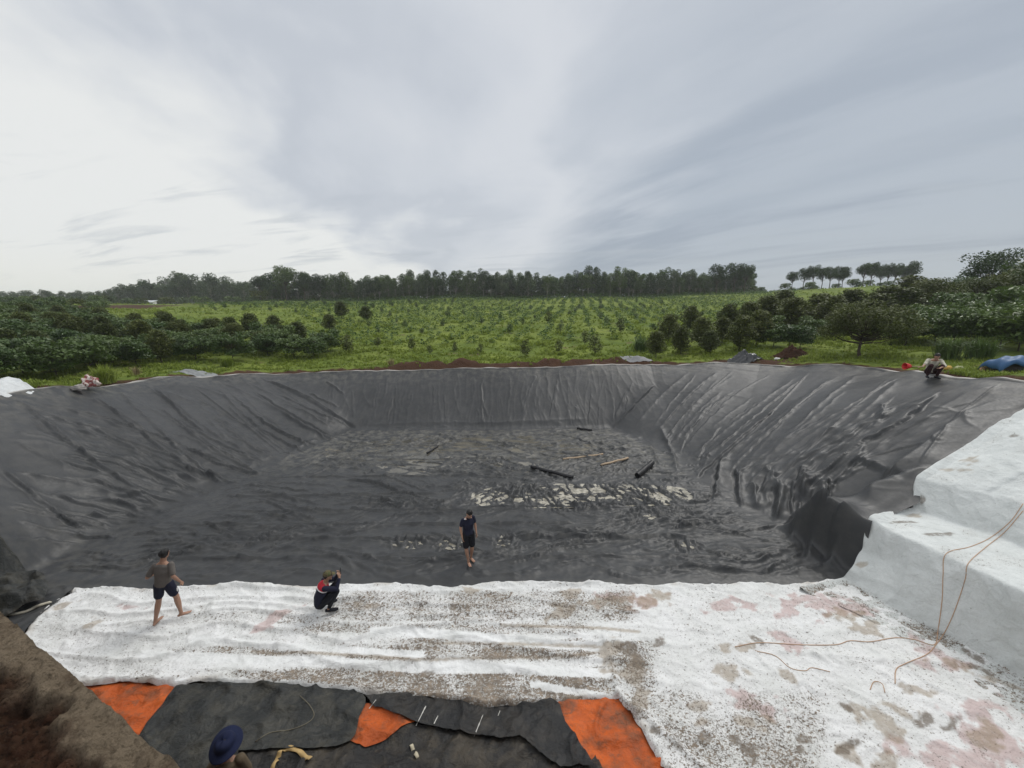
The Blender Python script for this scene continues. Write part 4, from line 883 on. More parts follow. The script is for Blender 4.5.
shiny = plain('shiny_black_sheet', (.035, .037, .04), .3, .3, 8, .6)
heap(745, 26.6, 1.15, .5, .5, shiny, 'liner_scrap', 'shiny black heap of spare liner behind the rim at the far right corner', 'liner scrap', 630, .5)
heap(636, 28.6, 1.2, .35, .12, plain('grey_scrap', (.3, .3, .3)), 'liner_scrap', 'flat grey scrap of sheet on the rim left of the shiny black heap', 'liner scrap', 640)
heap(193, 23.4, 1.5, .5, .16, plain('grey_scrap2', (.24, .25, .25), .6), 'liner_scrap', 'grey flap of spare liner along the left part of the rim', 'liner scrap', 650, .3)
heap(790, 27.2, 1.3, .6, .5, M['bank'], 'soil_heap', 'low reddish brown soil heap on the grass right of the shiny black scrap', 'soil heap', 660)
# blue tarpaulin stretched over a low load
x0, y0, z0 = atpx(1012, 16.2); b_ = MB(); nu, nv = 26, 18; vs = []
for i in range(nv+1):
    for j in range(nu+1):
        u = j/nu*2-1; v_ = i/nv*2-1; arch = .5*max(0, 1-abs(u)**3.2)**.6*(1-.35*abs(v_)**2.5)
        zz = .18+arch+.05*math.sin(5*u+2*v_)+.03*math.sin(9*u-6*v_); vs.append((u*.92*(1-.06*v_), v_*.5, zz if abs(v_) < .99 else zz-.12))
b_.add(vs, [(i*(nu+1)+j, i*(nu+1)+j+1, (i+1)*(nu+1)+j+1, (i+1)*(nu+1)+j) for i in range(nv) for j in range(nu)])
blue = plain('blue_tarpaulin', (.03, .09, .2), .5, .25, 5)
bt = thing('blue_tarpaulin', 'blue tarpaulin humped over a low load on the right rim', 'tarpaulin', (x0, y0, z0), -.12)
o = b_.build('cover', blue, bt); o.modifiers.new('t', 'SOLIDIFY').thickness = .02
b2 = MB(); b2.ell((.1, .05, .15), (.65, .36, .32), 20, 12, fn=lambda q: q*(1+.15*math.sin(7*q[0]+5*q[1]))); b2.build('load', plain('dark_load', (.06, .055, .05)), bt)
for sx in (-1, 1):
    b2 = MB(); b2.tube([(sx*.8, -.42, -.1), (sx*.8, -.40, .4)], [.03, .025], 7); b2.build('stake', wood, bt)
white = plain('white_plastic', (.7, .7, .68), .5, .1); yel = plain('yellow_cloth', (.5, .33, .08), .8, .3, 9); red = plain('red_plastic', (.55, .03, .03), .4, .1)
for i, (px, d_, r, mt, lab, nm) in enumerate(((893, 18.3, (.13, .1, .16), white, 'left one of two small white bags on the grass near the crouching man', 'white_bag'), (899, 18.2, (.12, .1, .13), white, 'right one of two small white bags on the grass near the crouching man', 'white_bag'),
                      (947, 17.1, (.16, .12, .14), yel, 'small yellow bundle right behind the crouching man on the rim', 'yellow_bundle'), (958, 17.3, (.26, .14, .16), plain('lime_sack', (.36, .38, .2)), 'pale green sack right of the yellow bundle', 'green_sack'), (983, 17.0, (.16, .1, .16), plain('salmon', (.5, .28, .2)), 'orange-pink rag on the straw left of the blue tarpaulin', 'rag'),
                      (777, 26.8, (.22, .12, .1), white, 'small white scrap on the soil right of the shiny black heap', 'white_scrap'), (600, 110, (.01, .01, .01), white, '', ''))):
    if not nm: continue
    o = crumple(nm, (0, 0, r[2]*.3), r, mt, lab, 'bag' if 'bag' in nm else nm.split('_')[-1], 20+i, .2, 18); o.location = atpx(px, d_)
# small huts seen under the left tree belt
for px, w, lab in ((150, 3.2, 'tiny far white shed on the left beneath the tree belt'), (146.2, 2.2, 'tiny far grey lean-to beside the white shed')):
    x0, y0, z0 = atpx(px, 150 if w > 3 else 149); h_ = thing('shed', lab, 'shed', (x0, y0, z0+.5), .1)
    b_ = MB(); b_.add([(-w/2, -1.5, -1.5), (w/2, -1.5, -1.5), (w/2, 1.5, -1.5), (-w/2, 1.5, -1.5), (-w/2, -1.5, 1.6), (w/2, -1.5, 1.6), (w/2, 1.5, 2.2), (-w/2, 1.5, 2.2)], [(0, 1, 5, 4), (1, 2, 6, 5), (2, 3, 7, 6), (3, 0, 4, 7)])
    b_.build('wall', white if w > 3 else plain('shed_grey', (.3, .3, .3)), h_, smooth=False)
    b_ = MB(); b_.add([(-w/2-.3, -1.9, 1.52), (w/2+.3, -1.9, 1.52), (w/2+.3, 1.9, 2.32), (-w/2-.3, 1.9, 2.32), (-w/2-.3, -1.9, 1.62), (w/2+.3, -1.9, 1.62), (w/2+.3, 1.9, 2.42), (-w/2-.3, 1.9, 2.42)], [(0, 3, 2, 1), (4, 5, 6, 7), (0, 1, 5, 4), (1, 2, 6, 5), (2, 3, 7, 6), (3, 0, 4, 7)])
    b_.build('roof', plain('tin_roof', (.6, .62, .64), .4, .1), h_, smooth=False)
# ropes over the steps
rope = plain('orange_rope', (.50, .33, .22), .8, .2, 40)
def ropeobj(pxs, r, label):
    pts = [hit(*q)+np.array([0, 0, r]) for q in curve(pxs, 7)]
    b_ = MB(); b_.tube(pts, r, 6); return b_.build('rope', rope, label=label, category='rope')
ropeobj([(1023, 504), (1010, 522), (990, 538), (970, 547), (946, 554), (943, 575), (942, 600), (938, 630), (934, 645), (915, 640), (895, 638), (870, 642), (850, 641), (835, 645), (800, 645), (760, 643), (735, 647)], .008, 'orange-brown rope coming down the left side of the steps and running left over the cloth')
ropeobj([(1023, 511), (1005, 532), (985, 548), (968, 564), (965, 580), (955, 610), (945, 632), (935, 646), (926, 655), (905, 664), (896, 670), (895, 684)], .008, 'orange-brown rope down the right side of the steps ending at the tan stain')
ropeobj([(870, 690), (874, 682), (882, 684), (885, 693)], .007, 'short looped rope end beside the tan stain')
ropeobj([(755, 651), (775, 656), (790, 668), (805, 671), (812, 668), (830, 672)], .007, 'thin short curled rope lying among the pink stains')
# strap left lying on the black tarps
def ribbon(name, pxs, w, mat, label, cat, lift=.03):
    pts = [hit(*q)+np.array([0, 0, lift+.02*math.sin(i*.9)]) for i, q in enumerate(curve(pxs, 6))]; b_ = MB(); vs = []
    for i, p in enumerate(pts):
        t = pts[min(i+1, len(pts)-1)]-pts[max(i-1, 0)]; s = np.cross(t, [0, 0, 1]); s /= np.linalg.norm(s)+1e-9; vs += [p-s*w, p+s*w+np.array([0, 0, .03*math.sin(i*.7)])]
    b_.add(vs, [(2*i, 2*i+1, 2*i+3, 2*i+2) for i in range(len(pts)-1)]); o = b_.build(name, mat, label=label, category=cat); o.modifiers.new('t', 'SOLIDIFY').thickness = .006; return o
tan = plain('tan_strap', (.46, .32, .14), .8, .3, 12)
ribbon('strap', [(272, 772), (278, 758), (283, 751), (294, 750), (303, 756), (311, 761)], .035, tan, 'curled tan strap lying over the edge of the lower black tarp', 'strap')
ribbon('tape_strip', [(411, 745), (414, 752), (418, 758)], .03, plain('pale_tape', (.5, .45, .33)), 'small pale strip stuck on the lower black tarp', 'tape', .012)
ropeobj([(300, 696), (310, 706), (314, 716), (306, 724), (290, 730), (270, 733), (255, 742)], .006, 'thin pale cord curving over the grey-black tarp right of the blue hat').data.materials[0] = plain('pale_cord', (.2, .18, .13))
# ---------------------------------------------------------------- people
def remesh(mb, name, vox, mat, parent, smooth=3):
    me = mb.mesh(name); tmp = bpy.data.objects.new('tmp', me); COL.objects.link(tmp)
    r = tmp.modifiers.new('r', 'REMESH'); r.mode = 'VOXEL'; r.voxel_size = vox; r.use_smooth_shade = True
    s_ = tmp.modifiers.new('s', 'SMOOTH'); s_.factor = .5; s_.iterations = smooth
    dg = bpy.context.evaluated_depsgraph_get(); out = bpy.data.meshes.new_from_object(tmp.evaluated_get(dg)); out.name = name
    bpy.data.objects.remove(tmp); out.materials.clear(); return obj(name, out, mat, parent)
def unit(v): v = np.array(v, float); return v/(np.linalg.norm(v)+1e-9)
def eloft(mb, pts, ra, rb, side, n=16):
    pts = [np.array(p, float) for p in pts]; m_ = len(pts); vs = []; side = np.array(side, float)
    for i, p in enumerate(pts):
        t = unit(pts[min(i+1, m_-1)]-pts[max(i-1, 0)]); a = unit(side-t*(side@t)); b_ = np.cross(t, a)
        for k in range(n): w = 2*math.pi*k/n; vs.append(p+ra[i]*math.cos(w)*a+rb[i]*math.sin(w)*b_)
    fs = [(i*n+k, i*n+(k+1) % n, (i+1)*n+(k+1) % n, (i+1)*n+k) for i in range(m_-1) for k in range(n)]
    mb.add(vs, fs+[tuple(range(n))[::-1], tuple((m_-1)*n+k for k in range(n))])
def limb(mb, a, b_, r0, r1, bulge=0., n=10):
    a = np.array(a, float); b_ = np.array(b_, float); ts = (0, .25, .5, .75, 1)
    mb.tube([a+(b_-a)*t for t in ts], [r0+(r1-r0)*t+bulge*math.sin(math.pi*min(1, t*1.5)) for t in ts], n); mb.ell(a, (r0,)*3, n, 6); mb.ell(b_, (r1,)*3, n, 6)
def frame(fwd, up):
    f = unit(fwd); u = np.array(up, float); u = unit(u-f*(u@f)); r = np.cross(f, u); return np.column_stack([r, f, u])
def hand(mb, wr, d, palmn, side, curl=.5):
    d = unit(d); s = unit(np.cross(d, palmn)); pn = unit(np.cross(s, d))
    eloft(mb, [wr, wr+d*.03, wr+d*.07, wr+d*.092], [.024, .034, .040, .036], [.019, .016, .014, .011], s, 10)
    for k, (o, L, r) in enumerate(((-.030, .068, .0085), (-.010, .078, .009), (.010, .072, .0088), (.029, .056, .008))):
        o *= side; p = wr+d*.085+s*o; dirs = d; pts = [p]; a = 0
        for j, l in enumerate((.45, .32, .23)):
            a += curl*(.55+.1*j); dd = d*math.cos(a)+pn*math.sin(a)+s*o*1.5; p = p+unit(dd)*L*l; pts.append(p)
        mb.tube(pts, [r, r*.95, r*.85, r*.6], 7)
    t0 = wr+d*.03-s*side*.03; mb.tube([t0, t0+unit(d*.6-s*side*.8+pn*.2)*.035, t0+unit(d*.8-s*side*.55+pn*.5)*.066], [.012, .010, .007], 7)
SKIN = plain('skin', (.36, .21, .145), .55, .12, 20); HAIR = plain('hair', (.012, .011, .011), .5, .2, 40); EYE = plain('eye', (.03, .02, .02), .2, .1)
def person(label, loc, rz, J, shirt, shorts, sleeve=.55, leg=.55, k=1., hair=True, footmat=None, head_f=(0, 1, -.1), curl=.5, extra=None, neckline=.0):
    r = thing('person', label, 'person', loc, rz); r.scale = (k, k, k)
    J = {a: np.array(b_, float) for a, b_ in J.items()}
    b_ = MB(); side = unit(J['shR']-J['shL']); hs = unit(J['hipR']-J['hipL'])
    top = (J['shR']+J['shL'])/2; up = unit(J['head']-J['neck'])
    eloft(b_, [J['pelvis']-unit(J['spine']-J['pelvis'])*.06, J['pelvis'], J['spine'], J['chest'], top, J['neck'], J['head']], [.10, .145, .125, .15, .15, .058, .055], [.09, .105, .09, .105, .075, .056, .055], side)
    for s in 'LR':
        sg = 1 if s == 'R' else -1
        limb(b_, J['sh'+s], J['el'+s], .052, .038, .004); limb(b_, J['el'+s], J['wr'+s], .038, .025, .004)
        hand(b_, J['wr'+s], J['wr'+s]-J['el'+s] if 'hd'+s not in J else J['hd'+s], unit(np.cross(J['wr'+s]-J['el'+s], (0, 1, 0)))*(-sg) if 'pn'+s not in J else J['pn'+s], sg, curl)
        limb(b_, J['hip'+s], J['kn'+s], .088, .055, .006); limb(b_, J['kn'+s], J['an'+s], .053, .034, .012)
        f = unit(J['toe'+s]-J['an'+s]*np.array([1, 1, 0])-np.array([0, 0, J['toe'+s][2]])); an = J['an'+s]
        h = an-f*.05+np.array([0, 0, -an[2]+.03]) if an[2] < .2 else an-f*.04+np.array([0, 0, -.05])
        te = J['toe'+s]; eloft(b_, [h-f*.02, h+f*.03+np.array([0, 0, .01]), (h+te)/2+np.array([0, 0, .008]), te-f*.05, te+f*.01], [.022, .034, .040, .046, .03], [.022, .034, .028, .018, .012], np.cross(f, (0, 0, 1)), 12)
        b_.tube([an, h+f*.03+np.array([0, 0, .02])], [.034, .034], 8)
        if footmat is None:
            for q in range(5): c = te+np.cross(f, (0, 0, 1))*sg*(-.032+.016*q)+f*(.012-.007*q); b_.ell(c, (.010-.001*q,)*3, 6, 5)
    H = frame(head_f, up); hc = J['head']
    def hf(q):
        q = q.copy()
        if q[2] < 0: q[0] *= 1-.28*(-q[2])**1.3; q[1] = q[1]*(1-.12*(-q[2]))+.10*(-q[2])
        if q[1] < 0: q[1] *= 1.05
        if q[1] > .5 and abs(q[2]) < .25: q[1] -= .05*(abs(q[0]) > .2)
        return q
    b_.ell(hc, (.076, .096, .118), 20, 14, H, hf)
    L = lambda x, y, z: hc+H@np.array([x, y, z])
    b_.tube([L(0, .085, .02), L(0, .104, -.012), L(0, .112, -.028), L(0, .092, -.038)], [.007, .011, .015, .010], 7)       # nose
    b_.ell(L(0, .088, -.062), (.026, .012, .008), 8, 5, H); b_.ell(L(0, .078, -.098), (.028, .022, .018), 8, 6, H)       # lips, chin
    b_.ell(L(0, .082, .03), (.055, .014, .012), 10, 5, H)                                                                      # brow
    for s in (-1, 1): b_.ell(L(s*.077, -.005, -.01), (.010, .022, .032), 8, 6, H)                                             # ears
    body = remesh(b_, 'body', .0065, SKIN, r, 2)
    e = MB(); [e.ell(L(s*.030, .088, .008), (.013, .008, .008), 8, 6, H) for s in (-1, 1)]; e.ell(L(0, .0985, -.062), (.02, .004, .002), 8, 4, H); e.build('eyes', EYE, r)
    if hair:
        h = MB(); h.ell(L(0, -.014, .028), (.088, .100, .105), 22, 14, H, lambda q: q*np.array([1, 1, 1])*(1+.05*math.sin(9*q[0]+7*q[1]))*(1 if (q[2] > .12 or q[1] < .25-.4*(q[2] < -.3)) and q[2] > -.8 else .8)); remesh(h, 'hair', .009, HAIR, r, 2)
    # shirt: torso and sleeves
    c = MB(); hem = J['pelvis']+unit(J['spine']-J['pelvis'])*.0
    eloft(c, [hem-unit(J['spine']-J['pelvis'])*.04, hem, J['spine'], J['chest'], top*.97+J['chest']*.03, top+unit(J['neck']-top)*.045], [.165, .163, .150, .175, .165, .075], [.128, .126, .118, .130, .098, .072], side)
    for s in 'LR':
        a, m_ = J['sh'+s], J['el'+s]
        if sleeve <= 1: limb(c, a, a+(m_-a)*sleeve, .060, .060)
        else: limb(c, a, m_, .068, .055); limb(c, m_, m_+(J['wr'+s]-m_)*(sleeve-1), .054, .040)
    remesh(c, 'shirt', .011, shirt, r, 3)
    c = MB(); eloft(c, [J['pelvis']-unit(J['spine']-J['pelvis'])*.10, J['pelvis']-unit(J['spine']-J['pelvis'])*.03, J['pelvis']+unit(J['spine']-J['pelvis'])*.06], [.13, .158, .15], [.105, .125, .115], hs)
    for s in 'LR':
        a, m_ = J['hip'+s], J['kn'+s]
        if leg <= 1: limb(c, a, a+(m_-a)*leg, .104, .092)
        else: limb(c, a, m_, .100, .070); limb(c, m_, m_+(J['an'+s]-m_)*(leg-1), .072, .05)
    remesh(c, 'shorts' if leg <= 1 else 'trousers', .011, shorts, r, 3)
    if footmat:
        c = MB()
        for s in 'LR':
            te = J['toe'+s]; an = J['an'+s]; f = unit((te-an)*np.array([1, 1, 0])); h = np.array([an[0], an[1], te[2]+.02])-f*.05
            eloft(c, [h-f*.03, h+f*.03, (h+te)/2, te-f*.04, te+f*.03], [.03, .042, .05, .054, .034], [.035, .046, .04, .03, .02], np.cross(f, (0, 0, 1)), 12)
        remesh(c, 'shoes', .009, footmat, r, 2)
    if extra: extra(r, J, L, H)
    return r
navy = plain('navy_cloth', (.012, .014, .032), .85, .25, 10); black = plain('black_cloth', (.010, .011, .016), .85, .25, 10)
greytee = NT('grey_tee', .9, .1); greytee.col(greytee.mix(greytee.noise(9, 5), (.10, .092, .085), (.17, .155, .14))); greytee.bump(greytee.noise(14, 4), .02, .6); greytee = greytee.m
wsm = plain('white_mark', (.7, .7, .7), .7, .05)
def ground_at(px, py): return hit(px, py)
STAND = dict(pelvis=(0, 0, .93), spine=(0, -.01, 1.06), chest=(0, 0, 1.22), neck=(0, 0, 1.44), head=(0, .02, 1.59), shL=(-.158, 0, 1.355), shR=(.158, 0, 1.355),
             hipL=(-.09, 0, .88), hipR=(.09, 0, .88))
# walking man, seen from behind
J = dict(STAND); J.update(elL=(-.27, -.06, 1.12), wrL=(-.24, .18, 1.08), elR=(.25, -.09, 1.12), wrR=(.33, .02, .90), knL=(-.13, .0, .49), anL=(-.18, -.12, .09), toeL=(-.18, .06, .03),
         knR=(.17, .08, .49), anR=(.22, .06, .09), toeR=(.36, .14, .03), neck=(0, .01, 1.44), head=(.0, .05, 1.58))
for a_, dx in (('spine', .05), ('chest', .08), ('neck', .10), ('head', .12), ('shL', .09), ('shR', .09), ('elL', .06), ('elR', .06), ('wrL', .05), ('wrR', .02), ('pelvis', .03), ('hipL', .03), ('hipR', .03)): J[a_] = tuple(np.array(J[a_])+np.array([dx, 0, 0]))
p = (ground_at(158, 622)+ground_at(180, 616))/2
def mark1(r, J, L, H):
    b_ = MB(); a = J['hipR']*.5+J['knR']*.5; b_.ell(a+np.array([.10, .0, .01]), (.008, .02, .05), 8, 6); b_.build('hem_stripe', wsm, r)
person('barefoot man in a grey T-shirt and dark shorts walking away over the white cloth', p, math.radians(8), J, greytee, navy, .75, .66, 1.06, extra=mark1)
# standing man on the liner, head bowed
J = dict(STAND); J.update(neck=(0, .03, 1.43), head=(.0, .10, 1.555), elL=(-.22, -.01, 1.12), wrL=(-.21, .09, .90), elR=(.23, -.02, 1.12), wrR=(.22, .06, .88), knL=(-.09, .05, .48), anL=(-.08, -.02, .09), toeL=(-.10, .15, .03), knR=(.09, .02, .48), anR=(.07, .12, .09), toeR=(.09, .28, .03))
p = ground_at(469, 561)
def mark2(r, J, L, H):
    b_ = MB(); eloft(b_, [J['neck']-np.array([0, .015, .05]), J['neck']-np.array([0, .01, .005])], [.085, .07], [.08, .07], (1, 0, 0)); b_.build('collar', navy, r)
    b_ = MB(); b_.ell((.115, .055, 1.40), (.03, .03, .012), 8, 6); b_.build('shoulder_patch', wsm, r)
person('barefoot man in navy polo shirt and black shorts standing on the black liner', p, math.radians(212), J, navy, black, .62, .85, 1.0, head_f=(0.1, .75, -.65), extra=mark2)
# squatting cameraman
SQ = dict(pelvis=(0, -.12, .24), spine=(0, -.12, .38), chest=(0, -.04, .54), neck=(0, .06, .74), head=(0, .11, .88), shL=(-.17, .02, .68), shR=(.17, .02, .68), hipL=(-.09, -.10, .22), hipR=(.09, -.10, .22),
          knL=(-.15, .27, .50), knR=(.15, .27, .50), anL=(-.13, .06, .09), anR=(.13, .06, .09), toeL=(-.16, .24, .03), toeR=(.16, .24, .03))
J = dict(SQ); J.update(elL=(-.20, .27, .60), wrL=(-.09, .36, .80), elR=(.20, .27, .60), wrR=(.09, .36, .80), hdL=(.3, -.1, 1), hdR=(-.3, -.1, 1), pnL=(.6, -.4, 0), pnR=(-.6, -.4, 0))
camo = NT('camo_cloth', .9, .1); camo.col(camo.ramp(camo.noise(17, 2), [(.4, (.05, .045, .03)), (.5, (.15, .12, .07)), (.6, (.09, .10, .045))])); camo = camo.m
redc = plain('red_cloth', (.45, .02, .035), .8, .12, 12)
def kit(r, J, L, H):
    b_ = MB(); b_.ell(L(0, -.005, .045), (.092, .108, .092), 18, 10, H, lambda q: np.array([q[0], q[1], max(q[2], -.25)])); eloft(b_, [L(0, .085, .045), L(0, .14, .042), L(0, .175, .03)], [.07, .066, .04], [.008, .008, .006], H[:, 0]); remesh(b_, 'cap', .008, camo, r, 1)
    # red yoke over the shoulders, with a white stripe below it
    side = unit(J['shR']-J['shL']); top = (J['shR']+J['shL'])/2; c1 = J['chest']*.25+top*.75
    b_ = MB(); eloft(b_, [J['chest']*.55+top*.45, c1, top, top+unit(J['neck']-top)*.05], [.181, .182, .172, .082], [.137, .134, .106, .080], side)
    remesh(b_, 'red_yoke', .010, redc, r, 2)
    b_ = MB(); q = J['chest']*.60+top*.40; t = unit(top-J['chest']); eloft(b_, [q-t*.012, q+t*.012], [.184, .184], [.1385, .1385], side); b_.build('white_stripe', wsm, r)
    # two short lines of white print on the back, a small mark on the red yoke
    bk = np.cross(side, t); bk = bk if bk[1] < 0 else -bk
    b_ = MB()
    for row, ws in ((.055, (.018, .012, .02, .014, .016)), (.085, (.01, .02, .012))):
        x = -.13
        for w in ws:
            q2 = J['chest']*.60+top*.40-t*row
            def on(xx, dz): return q2+side*xx+t*dz+bk*(.139*math.sqrt(max(0, 1-(xx/.182)**2)))
            b_.add([on(x, 0), on(x+w, 0), on(x+w, .014), on(x, .014)], [(0, 1, 2, 3)]); x += w+.007
    q3 = J['chest']*.3+top*.7; on = lambda xx, dz: q3+side*xx+t*dz+bk*(.137*math.sqrt(max(0, 1-(xx/.182)**2)))
    b_.add([on(-.06, 0), on(-.02, 0), on(-.01, .03), on(-.05, .03)], [(0, 1, 2, 3)]); b_.build('back_print', wsm, r, smooth=False)
p = ground_at(326, 609)
r = person('man in camouflage cap and navy jacket with red shoulders squatting on white cloth', p, math.radians(-62), J, navy, black, 1.85, 1.9, 1.0, hair=True, footmat=black, head_f=(0, 1, -.12), extra=kit, curl=.7)
ph = MB(); ph.ell((0, 0, 0), (.04, .007, .078), 20, 10, fn=lambda q: np.sign(q)*np.abs(q)**.35); rw = Matrix.Rotation(math.radians(-62), 4, 'Z') @ Vector((0, .40, .915))
o = ph.build('phone', black, label='dark phone held up by the squatting man in the camouflage cap', category='phone'); o.location = Vector(p)+rw; o.rotation_euler = (0, 0, math.radians(-62))
# man crouching on the far right rim
J = dict(SQ); J.update(elL=(-.24, .22, .50), wrL=(-.06, .40, .44), elR=(.30, .18, .52), wrR=(.42, .36, .44), hdR=(1, .4, -.1), neck=(0, .10, .72), head=(0, .17, .84))
cream = NT('cream_shirt', .9, .1); cream.col(cream.ramp(cream.noise(7, 3), [(.45, (.60, .57, .47)), (.56, (.34, .33, .27))])); cream = cream.m
p = ground_at(933, 378.5); p = p+np.array([0, .1, .02]); az = math.atan2(-p[0], -p[1])
fr_rz = math.radians(180)-math.atan2(-p[0], -p[1])-math.pi
fr_rz = math.atan2(p[0], -p[1])+.35     # faces the camera, turned a little aside
r = person('man in cream shirt and dark trousers crouching on the right rim', p, fr_rz, J, cream, plain('maroon_cloth', (.035, .012, .014), .85), 1.2, 1.9, 1.12, head_f=(0, .8, -.45), footmat=black)
b_ = MB(); b_.tube([(-.12, 0, 0), (.38, 0, 0)], [.016, .016], 8); sc_ = thing('scoop', 'red plastic scoop on a pale handle held by the crouching man', 'scoop', p+np.array((Matrix.Rotation(fr_rz, 3, 'Z') @ Vector((.50*1.12, .43*1.12, .46*1.12)))), fr_rz+.35)
b_.build('handle', wood, sc_); b_ = MB(); vs = []
for i, (x_, rr) in enumerate(((.36, .05), (.42, .10), (.52, .13), (.60, .15))): vs += [(x_, rr*math.cos(2*math.pi*k/14), rr*math.sin(2*math.pi*k/14)) for k in range(14)]
b_.add(vs, [(i*14+k, i*14+(k+1) % 14, (i+1)*14+(k+1) % 14, (i+1)*14+k) for i in range(3) for k in range(14)]+[tuple(range(14))]); o = b_.build('bowl', red, sc_); o.modifiers.new('t', 'SOLIDIFY').thickness = .008
# man in the blue hat below the camera
J = dict(STAND); J.update(elL=(-.21, .04, 1.12), wrL=(-.2, .14, .9), elR=(.21, .04, 1.12), wrR=(.2, .14, .9), knL=(-.1, .06, .48), anL=(-.1, 0, .09), toeL=(-.12, .17, .03), knR=(.1, 0, .48), anR=(.1, -.04, .09), toeR=(.13, .13, .03), neck=(0, .02, 1.43), head=(0, .08, 1.56))
bluec = plain('blue_cloth', (.008, .013, .042), .9, .3, 12)
def bhat(r, J, L, H):
    b_ = MB(); n = 30; vs = []
    prof = [(0, .150), (.055, .149), (.085, .138), (.102, .105), (.112, .055), (.116, .045), (.150, .026), (.180, .010), (.183, .004), (.160, .012), (.10, .035), (.0, .06)]
    for k in range(n):
        w = 2*math.pi*k/n
        for rr, z in prof:
            bend = -.03*math.sin(w*2+.5)*(rr/.21)**2 if rr > .1 else -.02*(z > .1)*math.cos(w)**2
            vs.append(L(rr*1.06*math.cos(w), rr*1.18*math.sin(w)-.005, z+bend))
    m_ = len(prof); b_.add(vs, [(k*m_+i, ((k+1) % n)*m_+i, ((k+1) % n)*m_+i+1, k*m_+i+1) for k in range(n) for i in range(m_-1)]); o = b_.build('hat', bluec, r); md = o.modifiers.new('s', 'SUBSURF'); md.levels = 1; md.render_levels = 1
p = P(227, 745, 1.66); p = np.array([p[0], p[1]-.06, .09])
person('person in wide-brimmed blue hat and tan shirt at the bottom edge', p, math.radians(18), J, plain('tan_shirt', (.11, .085, .055), .9, .2), black, 1.5, 1.9, 1.0, hair=True, footmat=black, extra=bhat, head_f=(0, 1, .3))

# ---------------------------------------------------------------- light, sky, camera
SUN_EL, SUN_AZ = math.radians(50), math.radians(48)     # azimuth from +Y towards +X
w = bpy.data.worlds.new('World'); SC.world = w; w.use_nodes = True; nt = w.node_tree; N_ = nt.nodes; Lk = nt.links.new
bg = N_['Background']; sky = N_.new('ShaderNodeTexSky'); sky.sky_type = 'NISHITA'; sky.sun_disc = False; sky.sun_elevation = SUN_EL; sky.sun_rotation = SUN_AZ; sky.air_density = 1.2; sky.dust_density = 2.5
def mth(op, a, b_=None, c=None):
    q = N_.new('ShaderNodeMath'); q.operation = op
    for i, v_ in enumerate((a, b_, c)):
        if v_ is None: continue
        if isinstance(v_, (int, float)): q.inputs[i].default_value = v_
        else: Lk(v_, q.inputs[i])
    return q.outputs[0]
def mr(f, a, b_, c=0., d=1.):
    q = N_.new('ShaderNodeMapRange'); q.interpolation_type = 'SMOOTHSTEP'
    for i, v_ in enumerate((a, b_, c, d)): q.inputs[i+1].default_value = v_
    Lk(f, q.inputs[0]); return q.outputs[0]
tc = N_.new('ShaderNodeTexCoord'); sx = N_.new('ShaderNodeSeparateXYZ'); Lk(tc.outputs['Generated'], sx.inputs[0])
zc = mth('MAXIMUM', sx.outputs[2], .02); zz = mth('ADD', zc, .14)
cx_ = mth('DIVIDE', sx.outputs[0], zz); cy_ = mth('DIVIDE', sx.outputs[1], zz)
cb = N_.new('ShaderNodeCombineXYZ'); Lk(cx_, cb.inputs[0]); Lk(cy_, cb.inputs[1])
def ns(scale, det, rough=.5, sc=(1, 1, 1), rot=0, loc=(0, 0, 0), dist=0.):
    m0 = N_.new('ShaderNodeMapping'); m0.inputs['Rotation'].default_value = (0, 0, rot); Lk(cb.outputs[0], m0.inputs[0])
    mp = N_.new('ShaderNodeMapping'); mp.inputs['Scale'].default_value = sc; mp.inputs['Location'].default_value = loc; Lk(m0.outputs[0], mp.inputs[0])
    q = N_.new('ShaderNodeTexNoise'); q.inputs['Scale'].default_value = scale; q.inputs['Detail'].default_value = det; q.inputs['Roughness'].default_value = rough; q.inputs['Distortion'].default_value = dist; Lk(mp.outputs[0], q.inputs[0]); return q.outputs[0]
def mixc(f, a, b_, mode='MIX'):
    q = N_.new('ShaderNodeMix'); q.data_type = 'RGBA'; q.blend_type = mode
    for i, v_ in ((0, f), (6, a), (7, b_)):
        if isinstance(v_, (int, float)): q.inputs[i].default_value = v_
        elif isinstance(v_, tuple): q.inputs[i].default_value = (*v_, 1)
        else: Lk(v_, q.inputs[i])
    return q.outputs[2]
S = 10.   # the background strength is 0.1
def c10(r, g, b_, k=1.): return (r*S*k, g*S*k, b_*S*k)
nA = ns(.8, 5, .5, (1, 1, 1), 0, (3.1, 1.7, 0), .3); nB = ns(1.6, 6, .55, (.6, 1.3, 1), math.radians(70), (0, 4, 0), .4)
wob = mth('ADD', mth('MULTIPLY', mth('SUBTRACT', nA, .5), 2.2), mth('MULTIPLY', mth('SUBTRACT', nB, .5), 1.0))
f1 = mth('ADD', cx_, wob)
colr = mixc(mr(f1, -.2, 1.3), c10(.57, .60, .645), c10(.40, .448, .51))          # greyer and bluer to the right
colr = mixc(mr(f1, -.75, -1.45), colr, c10(.78, .79, .78))                       # bright broken cloud to the left
mid = mth('ABSOLUTE', mth('SUBTRACT', f1, -.05)); colr = mixc(mr(mid, .45, 0, 0, .55), colr, c10(.66, .68, .71))
dk = mth('ABSOLUTE', mth('SUBTRACT', f1, -.72)); colr = mixc(mr(dk, .3, 0, 0, .5), colr, c10(.47, .505, .56))
st = ns(.8, 7, .6, (.35, 1.5, 1), math.radians(51), (5.2, .8, 0), .35); colr = mixc(mth('MULTIPLY', mr(st, .47, .64, 0, .9), mr(cx_, .15, .8, 0, 1)), colr, c10(.31, .355, .425))
